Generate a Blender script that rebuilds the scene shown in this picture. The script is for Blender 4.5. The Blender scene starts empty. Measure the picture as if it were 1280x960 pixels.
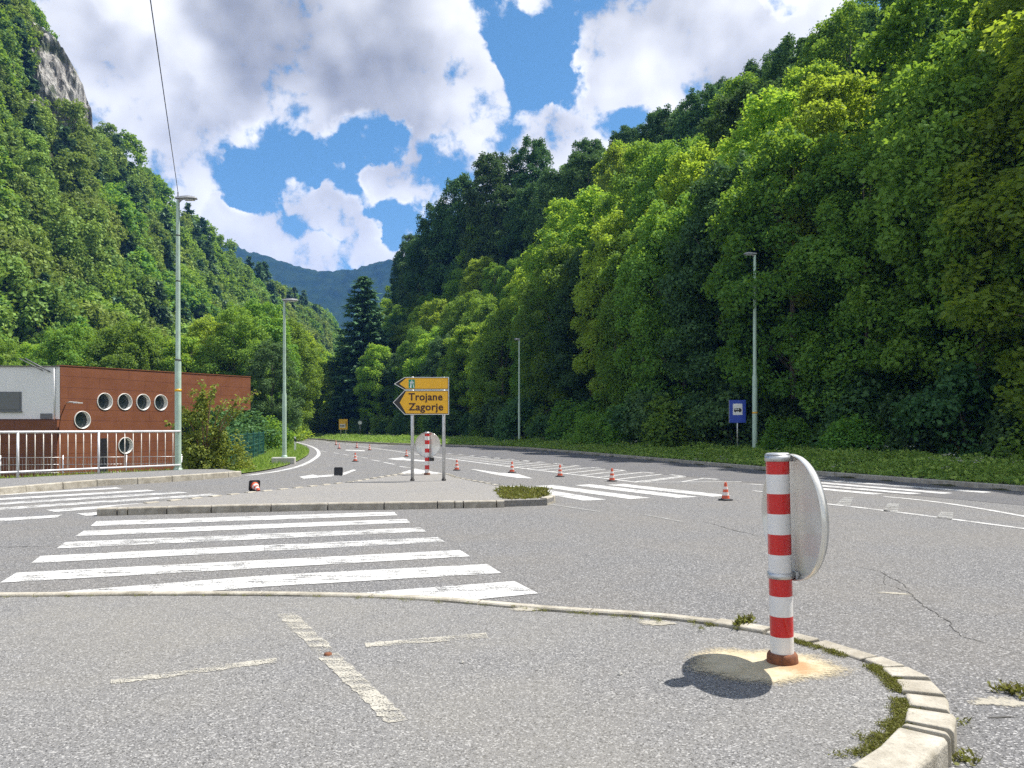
import bpy, bmesh, math, random
import numpy as np
from mathutils import Vector, Matrix
from mathutils.geometry import tessellate_polygon

random.seed(7)
R = math.radians
S = bpy.context.scene
C = S.collection

# ------------------------------------------------------------------ camera
F, CAMH, HZ = 949.0, 1.5, 534.0                    # focal length (photo px), eye height, horizon row
cd = bpy.data.cameras.new('camera'); cam = bpy.data.objects.new('camera', cd); C.objects.link(cam)
cd.sensor_fit = 'HORIZONTAL'; cd.sensor_width = 36.0; cd.lens = 36.0*F/1280
cd.shift_y = (HZ-480)/1280
cd.clip_start = 0.05; cd.clip_end = 6000
cam.location = (0, 0, CAMH); cam.rotation_euler = (R(90), 0, 0)
S.camera = cam

# ------------------------------------------------------------------ light
SUN_EL, SUN_AZ = R(61), R(68)                      # azimuth clockwise from +Y
sun_dir = Vector((math.sin(SUN_AZ)*math.cos(SUN_EL), math.cos(SUN_AZ)*math.cos(SUN_EL), math.sin(SUN_EL)))
sd = bpy.data.lights.new('sun', 'SUN'); sd.energy = 3.6; sd.angle = R(0.53); sd.color = (1.0, 0.95, 0.87)
so = bpy.data.objects.new('sun', sd); C.objects.link(so)
so.rotation_euler = (-sun_dir).to_track_quat('-Z', 'Y').to_euler()
S.view_settings.view_transform = 'Standard'; S.view_settings.look = 'None'
S.view_settings.gamma = 1.0; S.view_settings.use_curve_mapping = False
S.view_settings.exposure = 1.26
S.render.engine = 'CYCLES'
S.cycles.max_bounces = 7; S.cycles.diffuse_bounces = 3; S.cycles.transmission_bounces = 4
S.cycles.glossy_bounces = 3; S.cycles.transparent_max_bounces = 6; S.cycles.volume_bounces = 0
S.cycles.caustics_reflective = False; S.cycles.caustics_refractive = False
S.cycles.use_adaptive_sampling = True; S.cycles.adaptive_threshold = 0.012
S.cycles.use_denoising = False; S.cycles.denoiser = 'OPENIMAGEDENOISE'; S.cycles.denoising_input_passes = 'RGB_ALBEDO_NORMAL'; S.cycles.denoising_prefilter = 'ACCURATE'

def pdir(px, py):
    return Vector(((px-640)/F, 1.0, (HZ-py)/F)).normalized()

def build_world():
    w = bpy.data.worlds.new('World'); S.world = w; w.use_nodes = True
    nt = w.node_tree; N = nt.nodes; L = nt.links; N.clear()
    def M(op, a, b=None, c=None, clamp=False):
        n = N.new('ShaderNodeMath'); n.operation = op; n.use_clamp = clamp
        for i, v in enumerate((a, b, c)):
            if v is None: continue
            if isinstance(v, (int, float)): n.inputs[i].default_value = v
            else: L.new(v, n.inputs[i])
        return n.outputs[0]
    def MR(v, a, b, c, d):
        n = N.new('ShaderNodeMapRange'); n.interpolation_type = 'SMOOTHSTEP'
        L.new(v, n.inputs[0])
        for i, x in enumerate((a, b, c, d)): n.inputs[i+1].default_value = x
        return n.outputs[0]
    tc = N.new('ShaderNodeTexCoord'); D = tc.outputs['Generated']
    def noise(vec, scale, detail, rough, dist=0.0):
        n = N.new('ShaderNodeTexNoise'); n.inputs['Scale'].default_value = scale
        n.inputs['Detail'].default_value = detail; n.inputs['Roughness'].default_value = rough
        n.inputs['Distortion'].default_value = dist
        L.new(vec, n.inputs['Vector']); return n.outputs[0]
    def vadd(vec, off):
        n = N.new('ShaderNodeVectorMath'); n.operation = 'ADD'; L.new(vec, n.inputs[0]); n.inputs[1].default_value = off
        return n.outputs[0]
    sky = N.new('ShaderNodeTexSky'); sky.sky_type = 'NISHITA'; sky.sun_disc = False
    sky.sun_elevation = SUN_EL; sky.sun_rotation = SUN_AZ
    sky.altitude = 300; sky.air_density = 1.0; sky.dust_density = 0.6; sky.ozone_density = 2.2
    bg1 = N.new('ShaderNodeBackground'); bg1.inputs[1].default_value = 0.062
    hs = N.new('ShaderNodeHueSaturation'); hs.inputs['Saturation'].default_value = 1.22; hs.inputs['Hue'].default_value = 0.487
    L.new(sky.outputs[0], hs.inputs['Color']); L.new(hs.outputs[0], bg1.inputs[0])
    # cloud banks: (photo px, photo py, radius px, amount), stored as directions
    banks = [(330, 40, 210, 1.0), (70, 20, 70, 1.2), (110, 110, 80, 1.25), (170, 120, 70, 1.2), (150, 60, 150, 1.0), (180, 170, 85, 1.0), (470, 40, 130, 1.0), (560, 95, 62, 1.0), (610, 120, 45, .9), (520, 110, 50, .9), (390, 120, 75, .9), (240, 220, 38, .8),
             (840, 40, 135, 1.0), (760, -10, 85, .9), (860, 130, 75, .95), (950, 40, 80, .9), (790, 70, 60, .8), (700, 180, 66, .9), (640, 215, 62, .9), (560, 215, 50, .9), (600, 165, 46, .85), (730, 150, 40, .8),
             (490, 195, 44, 1.2), (455, 180, 26, 1.1), (520, 235, 36, 1.15),
             (375, 245, 27, 1.2), (405, 250, 34, 1.2), (440, 268, 32, 1.2), (468, 282, 18, 1.2),
             (262, 268, 26, 1.2), (300, 284, 34, 1.2), (345, 305, 36, 1.2), (400, 318, 36, 1.2), (455, 312, 32, 1.2), (500, 335, 34, 1.2), (545, 300, 40, .55), (205, 225, 40, .6), (590, 260, 50, .5)]
    gaps = [(330, 212, 42, .6), (300, 228, 26, .5), (440, 150, 30, .75), (480, 160, 24, .7), (410, 190, 30, .6), (525, 290, 34, .6), (500, 262, 22, .5), (370, 200, 24, .5), (690, 70, 40, .8), (720, 95, 26, .7), (630, 20, 34, .8), (655, 60, 24, .6), (800, 165, 22, .5), (310, 240, 22, .4), (985, 4, 14, .5), (440, 225, 18, .4)]
    wn = N.new('ShaderNodeTexNoise'); wn.inputs['Scale'].default_value = 5.0; wn.inputs['Detail'].default_value = 6; wn.inputs['Roughness'].default_value = 0.6; L.new(D, wn.inputs['Vector'])
    w1 = N.new('ShaderNodeVectorMath'); w1.operation = 'SUBTRACT'; L.new(wn.outputs[1], w1.inputs[0]); w1.inputs[1].default_value = (.5, .5, .47)
    w2 = N.new('ShaderNodeVectorMath'); w2.operation = 'SCALE'; L.new(w1.outputs[0], w2.inputs[0]); w2.inputs[3].default_value = 0.15
    w3 = N.new('ShaderNodeVectorMath'); w3.operation = 'ADD'; L.new(D, w3.inputs[0]); L.new(w2.outputs[0], w3.inputs[1])
    w4 = N.new('ShaderNodeVectorMath'); w4.operation = 'NORMALIZE'; L.new(w3.outputs[0], w4.inputs[0]); DW = w4.outputs[0]
    def cap(px, py, r, a):
        d = pdir(px, py)
        n = N.new('ShaderNodeVectorMath'); n.operation = 'DOT_PRODUCT'; L.new(DW, n.inputs[0]); n.inputs[1].default_value = d
        return MR(n.outputs['Value'], math.cos(r*1.42/F), math.cos(r*0.5/F), 0.0, a)
    acc = None
    for q in banks:
        v = cap(*q)
        if acc is None: acc = v
        else:
            acc = M('MAXIMUM', acc, v)
    for q in gaps: acc = M('SUBTRACT', acc, cap(*q))
    n1 = noise(D, 9.0, 10, 0.60, 0.1); n2 = noise(D, 2.3, 4, 0.5)
    sy_ = N.new('ShaderNodeSeparateXYZ'); L.new(D, sy_.inputs[0])
    acc = M('MAXIMUM', M('MULTIPLY', acc, 0.8), MR(sy_.outputs[1], 0.50, 0.05, 0.0, 0.62))
    dens = M('ADD', acc, M('MULTIPLY', M('SUBTRACT', n1, 0.5), 3.3))
    dens = M('ADD', dens, M('MULTIPLY', M('SUBTRACT', n2, 0.5), 0.5))
    mask = MR(dens, 0.34, 0.66, 0.0, 1.0)
    off = Vector((sun_dir.x*0.6, -0.1, 0.9)).normalized()*0.03
    n1a = noise(D, 9.0, 4, 0.5, 0.1); n1b = noise(vadd(D, off), 9.0, 4, 0.5, 0.1)
    relief = M('MULTIPLY', M('SUBTRACT', n1a, n1b), 0.75)
    thick = MR(M('ADD', acc, M('MULTIPLY', M('SUBTRACT', noise(D, 6.0, 3, 0.5), 0.5), 2.0)), 0.50, 1.10, 0.0, 1.0)
    n3 = noise(D, 2.4, 4, 0.5)
    grey = M('MULTIPLY', thick, MR(n3, 0.34, 0.60, 0.45, 1.0))
    sz_ = N.new('ShaderNodeSeparateXYZ'); L.new(D, sz_.inputs[0])
    grey = M('MULTIPLY', grey, MR(sz_.outputs[2], 0.22, 0.42, 0.25, 1.0))
    lum = M('SUBTRACT', M('ADD', 0.98, relief), M('MULTIPLY', grey, 0.58))
    lum = M('MAXIMUM', M('MINIMUM', lum, 1.12), 0.30)
    cr = N.new('ShaderNodeCombineColor')
    L.new(M('MULTIPLY', lum, M('ADD', 0.90, M('MULTIPLY', lum, 0.10))), cr.inputs[0])
    L.new(M('MULTIPLY', lum, M('ADD', 0.93, M('MULTIPLY', lum, 0.07))), cr.inputs[1])
    L.new(lum, cr.inputs[2])
    bg2 = N.new('ShaderNodeBackground'); bg2.inputs[1].default_value = 0.50
    L.new(cr.outputs[0], bg2.inputs[0])
    mx = N.new('ShaderNodeMixShader'); L.new(mask, mx.inputs[0]); L.new(bg1.outputs[0], mx.inputs[1]); L.new(bg2.outputs[0], mx.inputs[2])
    out = N.new('ShaderNodeOutputWorld'); L.new(mx.outputs[0], out.inputs[0])
    w.cycles.sampling_method = 'MANUAL'; w.cycles.sample_map_resolution = 1024
build_world()

# ------------------------------------------------------------------ materials
class NT:
    def __init__(s, name):
        s.m = bpy.data.materials.new(name); s.m.use_nodes = True
        s.t = s.m.node_tree; s.N = s.t.nodes; s.L = s.t.links; s.N.clear()
        s.out = s.N.new('ShaderNodeOutputMaterial')
        s.tc = s.N.new('ShaderNodeTexCoord')
    def put(s, sock, v):
        if isinstance(v, (int, float)): sock.default_value = v
        elif isinstance(v, (tuple, list)): sock.default_value = (*v, 1) if len(v) == 3 and sock.type == 'RGBA' else v
        else: s.L.new(v, sock)
    def noise(s, scale, detail=3, rough=0.5, vec=None, dist=0, col=False):
        n = s.N.new('ShaderNodeTexNoise'); s.L.new(vec or s.tc.outputs['Object'], n.inputs['Vector'])
        n.inputs['Scale'].default_value = scale; n.inputs['Detail'].default_value = detail
        n.inputs['Roughness'].default_value = rough; n.inputs['Distortion'].default_value = dist
        return n.outputs[1 if col else 0]
    def voro(s, scale, vec=None, feature='F1', out='Distance', rnd=1.0):
        n = s.N.new('ShaderNodeTexVoronoi'); n.feature = feature; s.L.new(vec or s.tc.outputs['Object'], n.inputs['Vector'])
        n.inputs['Scale'].default_value = scale; n.inputs['Randomness'].default_value = rnd
        return n.outputs[out]
    def mapping(s, scale=(1, 1, 1), loc=(0, 0, 0), rot=(0, 0, 0)):
        n = s.N.new('ShaderNodeMapping'); s.L.new(s.tc.outputs['Object'], n.inputs[0])
        n.inputs['Scale'].default_value = scale; n.inputs['Location'].default_value = loc; n.inputs['Rotation'].default_value = rot
        return n.outputs[0]
    def math(s, op, a, b=0.0, clamp=False):
        n = s.N.new('ShaderNodeMath'); n.operation = op; n.use_clamp = clamp
        s.put(n.inputs[0], a); s.put(n.inputs[1], b); return n.outputs[0]
    def mr(s, v, a, b, c=0.0, d=1.0, smooth=True):
        n = s.N.new('ShaderNodeMapRange'); n.interpolation_type = 'SMOOTHSTEP' if smooth else 'LINEAR'
        s.put(n.inputs[0], v)
        for i, x in enumerate((a, b, c, d)): n.inputs[i+1].default_value = x
        return n.outputs[0]
    def mix(s, fac, a, b, mode='MIX'):
        n = s.N.new('ShaderNodeMix'); n.data_type = 'RGBA'; n.blend_type = mode
        s.put(n.inputs[0], fac); s.put(n.inputs[6], a); s.put(n.inputs[7], b); return n.outputs[2]
    def bump(s, h, strength=0.3, dist=0.01):
        n = s.N.new('ShaderNodeBump'); n.inputs['Strength'].default_value = strength; n.inputs['Distance'].default_value = dist
        s.L.new(h, n.inputs['Height']); return n.outputs[0]
    def bsdf(s, col, rough=0.6, metal=0.0, normal=None, spec=0.5, alpha=None, coat=0.0):
        b = s.N.new('ShaderNodeBsdfPrincipled')
        s.put(b.inputs['Base Color'], col); s.put(b.inputs['Roughness'], rough); s.put(b.inputs['Metallic'], metal)
        b.inputs['Specular IOR Level'].default_value = spec
        b.inputs['Coat Weight'].default_value = coat
        if normal is not None: s.L.new(normal, b.inputs['Normal'])
        if alpha is not None: s.put(b.inputs['Alpha'], alpha)
        s.L.new(b.outputs[0], s.out.inputs[0]); return s.m

def paint(name, col, rough=0.5, metal=0.0, var=0.12, scale=6.0, spec=0.5, dirt=None, coat=0.0):
    t = NT(name)
    n = t.noise(scale, 5, 0.6)
    a = tuple(c*(1-var) for c in col); b = tuple(min(1, c*(1+var)) for c in col)
    c = t.mix(t.mr(n, 0.3, 0.7), a, b)
    if dirt is not None:
        c = t.mix(t.mr(t.noise(scale*2.3, 6, 0.7), 0.52, 0.75, 0, 0.7), c, dirt)
    r = t.mr(n, 0.2, 0.8, rough*0.85, min(1, rough*1.15))
    return t.bsdf(c, r, metal, spec=spec, coat=coat)

def asphalt(name, dark, mid, light, patch=0.18, grain=155.0, warm=(0.2, 0.18, 0.15)):
    t = NT(name)
    g1 = t.noise(grain, 2, 0.6); g2 = t.voro(grain*0.62, out='Color'); g3 = t.noise(grain*0.27, 3, 0.65)
    sep = t.N.new('ShaderNodeSeparateColor'); t.L.new(g2, sep.inputs[0])
    c = t.mix(t.mr(g1, 0.34, 0.62), dark, mid)
    c = t.mix(t.mr(sep.outputs[0], 0.74, 0.95, 0, 0.7), c, light)
    c = t.mix(t.mr(sep.outputs[1], 0.72, 0.92, 0, 0.75), c, tuple(x*0.35 for x in dark))
    c = t.mix(t.mr(g3, 0.42, 0.7, 0, 0.35), c, mid)
    big = t.noise(0.45, 6, 0.62); med = t.noise(2.3, 5, 0.6)
    c = t.mix(t.mr(big, 0.35, 0.68, 0, patch*2.2), c, warm)
    c = t.mix(t.mr(med, 0.5, 0.75, 0, patch), c, tuple(x*0.75 for x in mid))
    h = t.math('ADD', g1, t.math('MULTIPLY', sep.outputs[0], 0.6))
    return t.bsdf(c, 0.9, 0, t.bump(h, 0.55, 0.006), spec=0.25)

def road_paint(name, wear=0.45, base=(0.56, 0.56, 0.55), asp=(0.17, 0.17, 0.175), tint=None):
    t = NT(name)
    g = t.noise(75, 3, 0.7); b = t.noise(3.5, 5, 0.65); st = t.noise(1.4, 4, 0.6, t.mapping((1, 9, 1)))
    v = t.math('ADD', t.math('MULTIPLY', g, 0.5), t.math('ADD', t.math('MULTIPLY', b, 0.35), t.math('MULTIPLY', st, 0.3)))
    f = t.mr(v, 0.57+0.22*(0.5-wear), 0.68+0.22*(0.5-wear))
    dirt = t.mix(t.mr(t.noise(9, 5, 0.6), 0.35, 0.7, 0, 0.3), base, tuple(x*0.7 for x in base))
    return t.bsdf(dirt, 0.75, 0, t.bump(g, 0.35, 0.004), spec=0.3, alpha=t.math('SUBTRACT', 1.0, f))

def leafmat(name, dark, light, trans, tfac=0.42, gloss=0.02, pertree=0.5):
    t = NT(name)
    geo = t.N.new('ShaderNodeNewGeometry'); oi = t.N.new('ShaderNodeObjectInfo')
    rl = geo.outputs['Random Per Island']; ro = oi.outputs['Random']
    m = t.math('ADD', t.math('MULTIPLY', rl, 1-pertree), t.math('MULTIPLY', ro, pertree))
    c = t.mix(m, dark, light)
    hsv = t.N.new('ShaderNodeHueSaturation'); t.L.new(c, hsv.inputs['Color'])
    t.L.new(t.mr(t.math('FRACT', t.math('MULTIPLY', ro, 7.31)), 0, 1, 0.478, 0.515), hsv.inputs['Hue'])
    t.L.new(t.mr(t.math('FRACT', t.math('MULTIPLY', ro, 3.77)), 0, 1, 0.82, 1.22), hsv.inputs['Value'])
    c = hsv.outputs[0]
    df = t.N.new('ShaderNodeBsdfDiffuse'); t.L.new(c, df.inputs[0])
    tr = t.N.new('ShaderNodeBsdfTranslucent'); t.L.new(t.mix(0.6, c, trans), tr.inputs[0])
    m1 = t.N.new('ShaderNodeMixShader'); m1.inputs[0].default_value = tfac
    t.L.new(df.outputs[0], m1.inputs[1]); t.L.new(tr.outputs[0], m1.inputs[2])
    gl = t.N.new('ShaderNodeBsdfGlossy'); gl.inputs['Roughness'].default_value = 0.6; gl.inputs[0].default_value = (0.8, 0.85, 0.8, 1)
    m2 = t.N.new('ShaderNodeMixShader'); m2.inputs[0].default_value = gloss
    t.L.new(m1.outputs[0], m2.inputs[1]); t.L.new(gl.outputs[0], m2.inputs[2]); t.L.new(m2.outputs[0], t.out.inputs[0])
    return t.m

def barkmat(name, a, b):
    t = NT(name)
    n = t.noise(6, 6, 0.7, t.mapping((3, 3, 0.6)))
    return t.bsdf(t.mix(t.mr(n, 0.3, 0.7), a, b), 0.9, 0, t.bump(n, 0.8, 0.05), spec=0.2)

def stonemat(name, a, b, moss=0.25):
    t = NT(name)
    n = t.noise(5, 6, 0.7); g = t.noise(60, 3, 0.7)
    c = t.mix(t.mr(n, 0.3, 0.7), a, b)
    c = t.mix(t.mr(g, 0.5, 0.75, 0, 0.45), c, tuple(x*0.5 for x in a))
    c = t.mix(t.mr(t.noise(2.6, 5, 0.7), 0.55, 0.75, 0, moss), c, (0.09, 0.085, 0.05))
    return t.bsdf(c, 0.92, 0, t.bump(t.math('ADD', n, g), 0.5, 0.012), spec=0.2)

MAT = {}
MAT['asphalt'] = asphalt('asphalt', (0.064, 0.065, 0.068), (0.192, 0.191, 0.193), (0.47, 0.465, 0.46), 0.12)
MAT['pave'] = asphalt('old_asphalt', (0.090, 0.090, 0.093), (0.226, 0.224, 0.223), (0.46, 0.455, 0.445), 0.16, 190, (0.25, 0.235, 0.20))
MAT['island'] = asphalt('island_asphalt', (0.14, 0.137, 0.134), (0.27, 0.263, 0.255), (0.45, 0.44, 0.42), 0.15, 180, (0.27, 0.25, 0.22))
MAT['darkroad'] = asphalt('dark_asphalt', (0.055, 0.056, 0.062), (0.135, 0.136, 0.145), (0.30, 0.30, 0.31), 0.08)
MAT['white'] = road_paint('road_paint', 0.52)
MAT['worn'] = road_paint('worn_road_paint', 0.66)
MAT['ghost'] = road_paint('ghost_road_paint', 0.70, (0.32, 0.32, 0.31))
MAT['faint'] = road_paint('faint_road_paint', 0.74, (0.43, 0.41, 0.355), (0.20, 0.198, 0.20))
MAT['kerb'] = stonemat('kerb_stone', (0.29, 0.265, 0.215), (0.48, 0.45, 0.385), 0.5)
MAT['kerbdark'] = stonemat('weathered_kerb_stone', (0.27, 0.245, 0.205), (0.46, 0.43, 0.37), 0.45)
MAT['concrete'] = stonemat('concrete', (0.36, 0.35, 0.33), (0.50, 0.49, 0.46), 0.3)
MAT['forestfloor'] = stonemat('forest_floor', (0.030, 0.032, 0.014), (0.055, 0.06, 0.022), 0.2)
MAT['turf'] = stonemat('turf_soil', (0.09, 0.135, 0.026), (0.16, 0.21, 0.045), 0.2)
MAT['crack'] = paint('crack', (0.075, 0.072, 0.068), 0.95)
MAT['galv'] = paint('galvanised_steel', (0.55, 0.56, 0.57), 0.42, 0.75, 0.12, 9)
MAT['railpaint'] = paint('rail_paint', (0.62, 0.63, 0.66), 0.45, 0.15, 0.08, 6, dirt=(0.42, 0.36, 0.28))
MAT['barpaint'] = paint('baluster_paint', (0.66, 0.62, 0.57), 0.5, 0.1, 0.12, 8, dirt=(0.45, 0.33, 0.24))
MAT['lampgreen'] = paint('pale_green_pole_paint', (0.40, 0.53, 0.44), 0.45, 0.1, 0.10, 4, dirt=(0.45, 0.46, 0.40))
MAT['lamphead'] = paint('lamp_housing', (0.30, 0.31, 0.32), 0.5, 0.2)
MAT['lens'] = paint('lamp_lens', (0.55, 0.56, 0.55), 0.15, 0)
MAT['yellow'] = paint('sign_yellow', (0.80, 0.43, 0.012), 0.4, 0, 0.04, 3)
MAT['black'] = paint('sign_black', (0.018, 0.016, 0.016), 0.5)
MAT['brownblack'] = paint('sign_lettering', (0.045, 0.012, 0.008), 0.5)
MAT['signwhite'] = paint('sign_white', (0.80, 0.80, 0.80), 0.4, 0, 0.05)
MAT['green'] = paint('sign_green', (0.008, 0.23, 0.13), 0.4)
MAT['blue'] = paint('sign_blue', (0.012, 0.055, 0.42), 0.38, 0, 0.05)
MAT['signback'] = paint('sign_back', (0.76, 0.745, 0.695), 0.20, 0.32, 0.04, 3, dirt=(0.60, 0.57, 0.49))
MAT['greysignback'] = paint('dull_sign_back', (0.22, 0.23, 0.25), 0.5, 0.3)
MAT['rust'] = paint('rust', (0.16, 0.06, 0.028), 0.9, 0, 0.35, 25)
MAT['rubber'] = paint('black_rubber', (0.03, 0.03, 0.032), 0.75, 0, 0.25)
MAT['orange'] = paint('cone_orange', (0.62, 0.10, 0.045), 0.55, 0, 0.15, 9)
MAT['conewhite'] = paint('cone_white', (0.72, 0.64, 0.60), 0.5, 0, 0.10, 9)
MAT['greenfence'] = paint('fence_green', (0.012, 0.10, 0.085), 0.45, 0.1)
MAT['wire'] = paint('dark_wire', (0.02, 0.02, 0.02), 0.6)
MAT['glass'] = paint('window_glass', (0.05, 0.065, 0.065), 0.08, 0, 0.2, 0.7, spec=0.8)
MAT['winframe'] = paint('window_frame', (0.70, 0.69, 0.66), 0.5)
MAT['darkframe'] = paint('dark_window_frame', (0.16, 0.165, 0.17), 0.5)
MAT['plaster'] = paint('white_plaster', (0.90, 0.885, 0.88), 0.85, 0, 0.03, 1.2, dirt=(0.82, 0.81, 0.81))
MAT['roof'] = paint('roof_sheet', (0.22, 0.20, 0.19), 0.7)
MAT['weed'] = leafmat('weed', (0.11, 0.095, 0.03), (0.21, 0.24, 0.045), (0.26, 0.28, 0.05), 0.35, 0.02, 0.0)
MAT['grass'] = leafmat('grass', (0.10, 0.19, 0.024), (0.27, 0.36, 0.055), (0.36, 0.50, 0.06), 0.35, 0.02, 0.0)
MAT['verge'] = leafmat('verge_herbs', (0.095, 0.215, 0.038), (0.26, 0.42, 0.08), (0.36, 0.56, 0.09), 0.4, 0.02, 0.0)
MAT['leafdark'] = leafmat('dark_leaves', (0.034, 0.088, 0.030), (0.090, 0.190, 0.058), (0.16, 0.28, 0.06), 0.30, 0.02)
MAT['leafmid'] = leafmat('green_leaves', (0.062, 0.157, 0.025), (0.190, 0.347, 0.050), (0.420, 0.608, 0.046), 0.42, 0.02)
MAT['leaflight'] = leafmat('bright_leaves', (0.106, 0.221, 0.030), (0.283, 0.451, 0.054), (0.630, 0.798, 0.054), 0.46, 0.02)
MAT['leafhill'] = leafmat('hillside_leaves', (0.085, 0.165, 0.030), (0.280, 0.400, 0.070), (0.38, 0.50, 0.07), 0.28, 0.02, 0.62)
MAT['needle'] = leafmat('needles', (0.043, 0.109, 0.049), (0.109, 0.218, 0.092), (0.164, 0.273, 0.081), 0.2, 0.04)
MAT['leafbush'] = leafmat('bush_leaves', (0.095, 0.165, 0.026), (0.30, 0.37, 0.065), (0.42, 0.48, 0.06), 0.42, 0.02, 0.0)
MAT['bark'] = barkmat('bark', (0.08, 0.07, 0.055), (0.22, 0.19, 0.16))
MAT['paletwig'] = barkmat('pale_twigs', (0.20, 0.13, 0.07), (0.34, 0.24, 0.14))

def cladding():
    t = NT('red_brown_cladding')
    sx = t.N.new('ShaderNodeSeparateXYZ'); t.L.new(t.tc.outputs['Object'], sx.inputs[0])
    z = t.math('FRACT', t.math('MULTIPLY', sx.outputs[2], 1/0.62))
    seam = t.math('LESS_THAN', z, 0.03)
    row = t.math('FLOOR', t.math('MULTIPLY', sx.outputs[2], 1/0.62))
    xs = t.math('FRACT', t.math('ADD', t.math('MULTIPLY', sx.outputs[0], 1/3.1), t.math('MULTIPLY', row, 0.37)))
    seam = t.math('MAXIMUM', seam, t.math('LESS_THAN', xs, 0.005))
    n = t.noise(1.1, 4, 0.6); f = t.noise(9, 5, 0.7, t.mapping((1, 1, 0.25)))
    c = t.mix(t.mr(n, 0.3, 0.7), (0.180, 0.064, 0.028), (0.220, 0.082, 0.037))
    c = t.mix(t.mr(f, 0.5, 0.8, 0, 0.25), c, (0.135, 0.042, 0.022))
    c = t.mix(seam, c, (0.075, 0.024, 0.014))
    return t.bsdf(c, 0.6, 0, spec=0.3)
MAT['cladding'] = cladding()

def rockmat():
    t = NT('limestone_cliff')
    n = t.noise(0.5, 7, 0.7, t.mapping((2.2, 2.2, 0.5)), 0.6); m = t.noise(0.16, 5, 0.6)
    c = t.mix(t.mr(n, 0.36, 0.62), (0.17, 0.162, 0.148), (0.55, 0.53, 0.49))
    c = t.mix(t.mr(m, 0.55, 0.66, 0, 0.8), c, (0.05, 0.08, 0.02))
    return t.bsdf(c, 0.95, 0, t.bump(n, 1.0, 1.2), spec=0.1)
MAT['rock'] = rockmat()

def mountainmat():
    t = NT('far_forest')
    n = t.noise(0.05, 6, 0.7); v = t.voro(0.075)
    c = t.mix(t.mr(n, 0.3, 0.7), (0.010, 0.024, 0.010), (0.032, 0.055, 0.018))
    c = t.mix(t.mr(v, 0.1, 0.6, 0, 0.5), c, (0.015, 0.035, 0.012))
    return t.bsdf(c, 1.0, 0, spec=0.0)
MAT['mountain'] = mountainmat()

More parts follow.
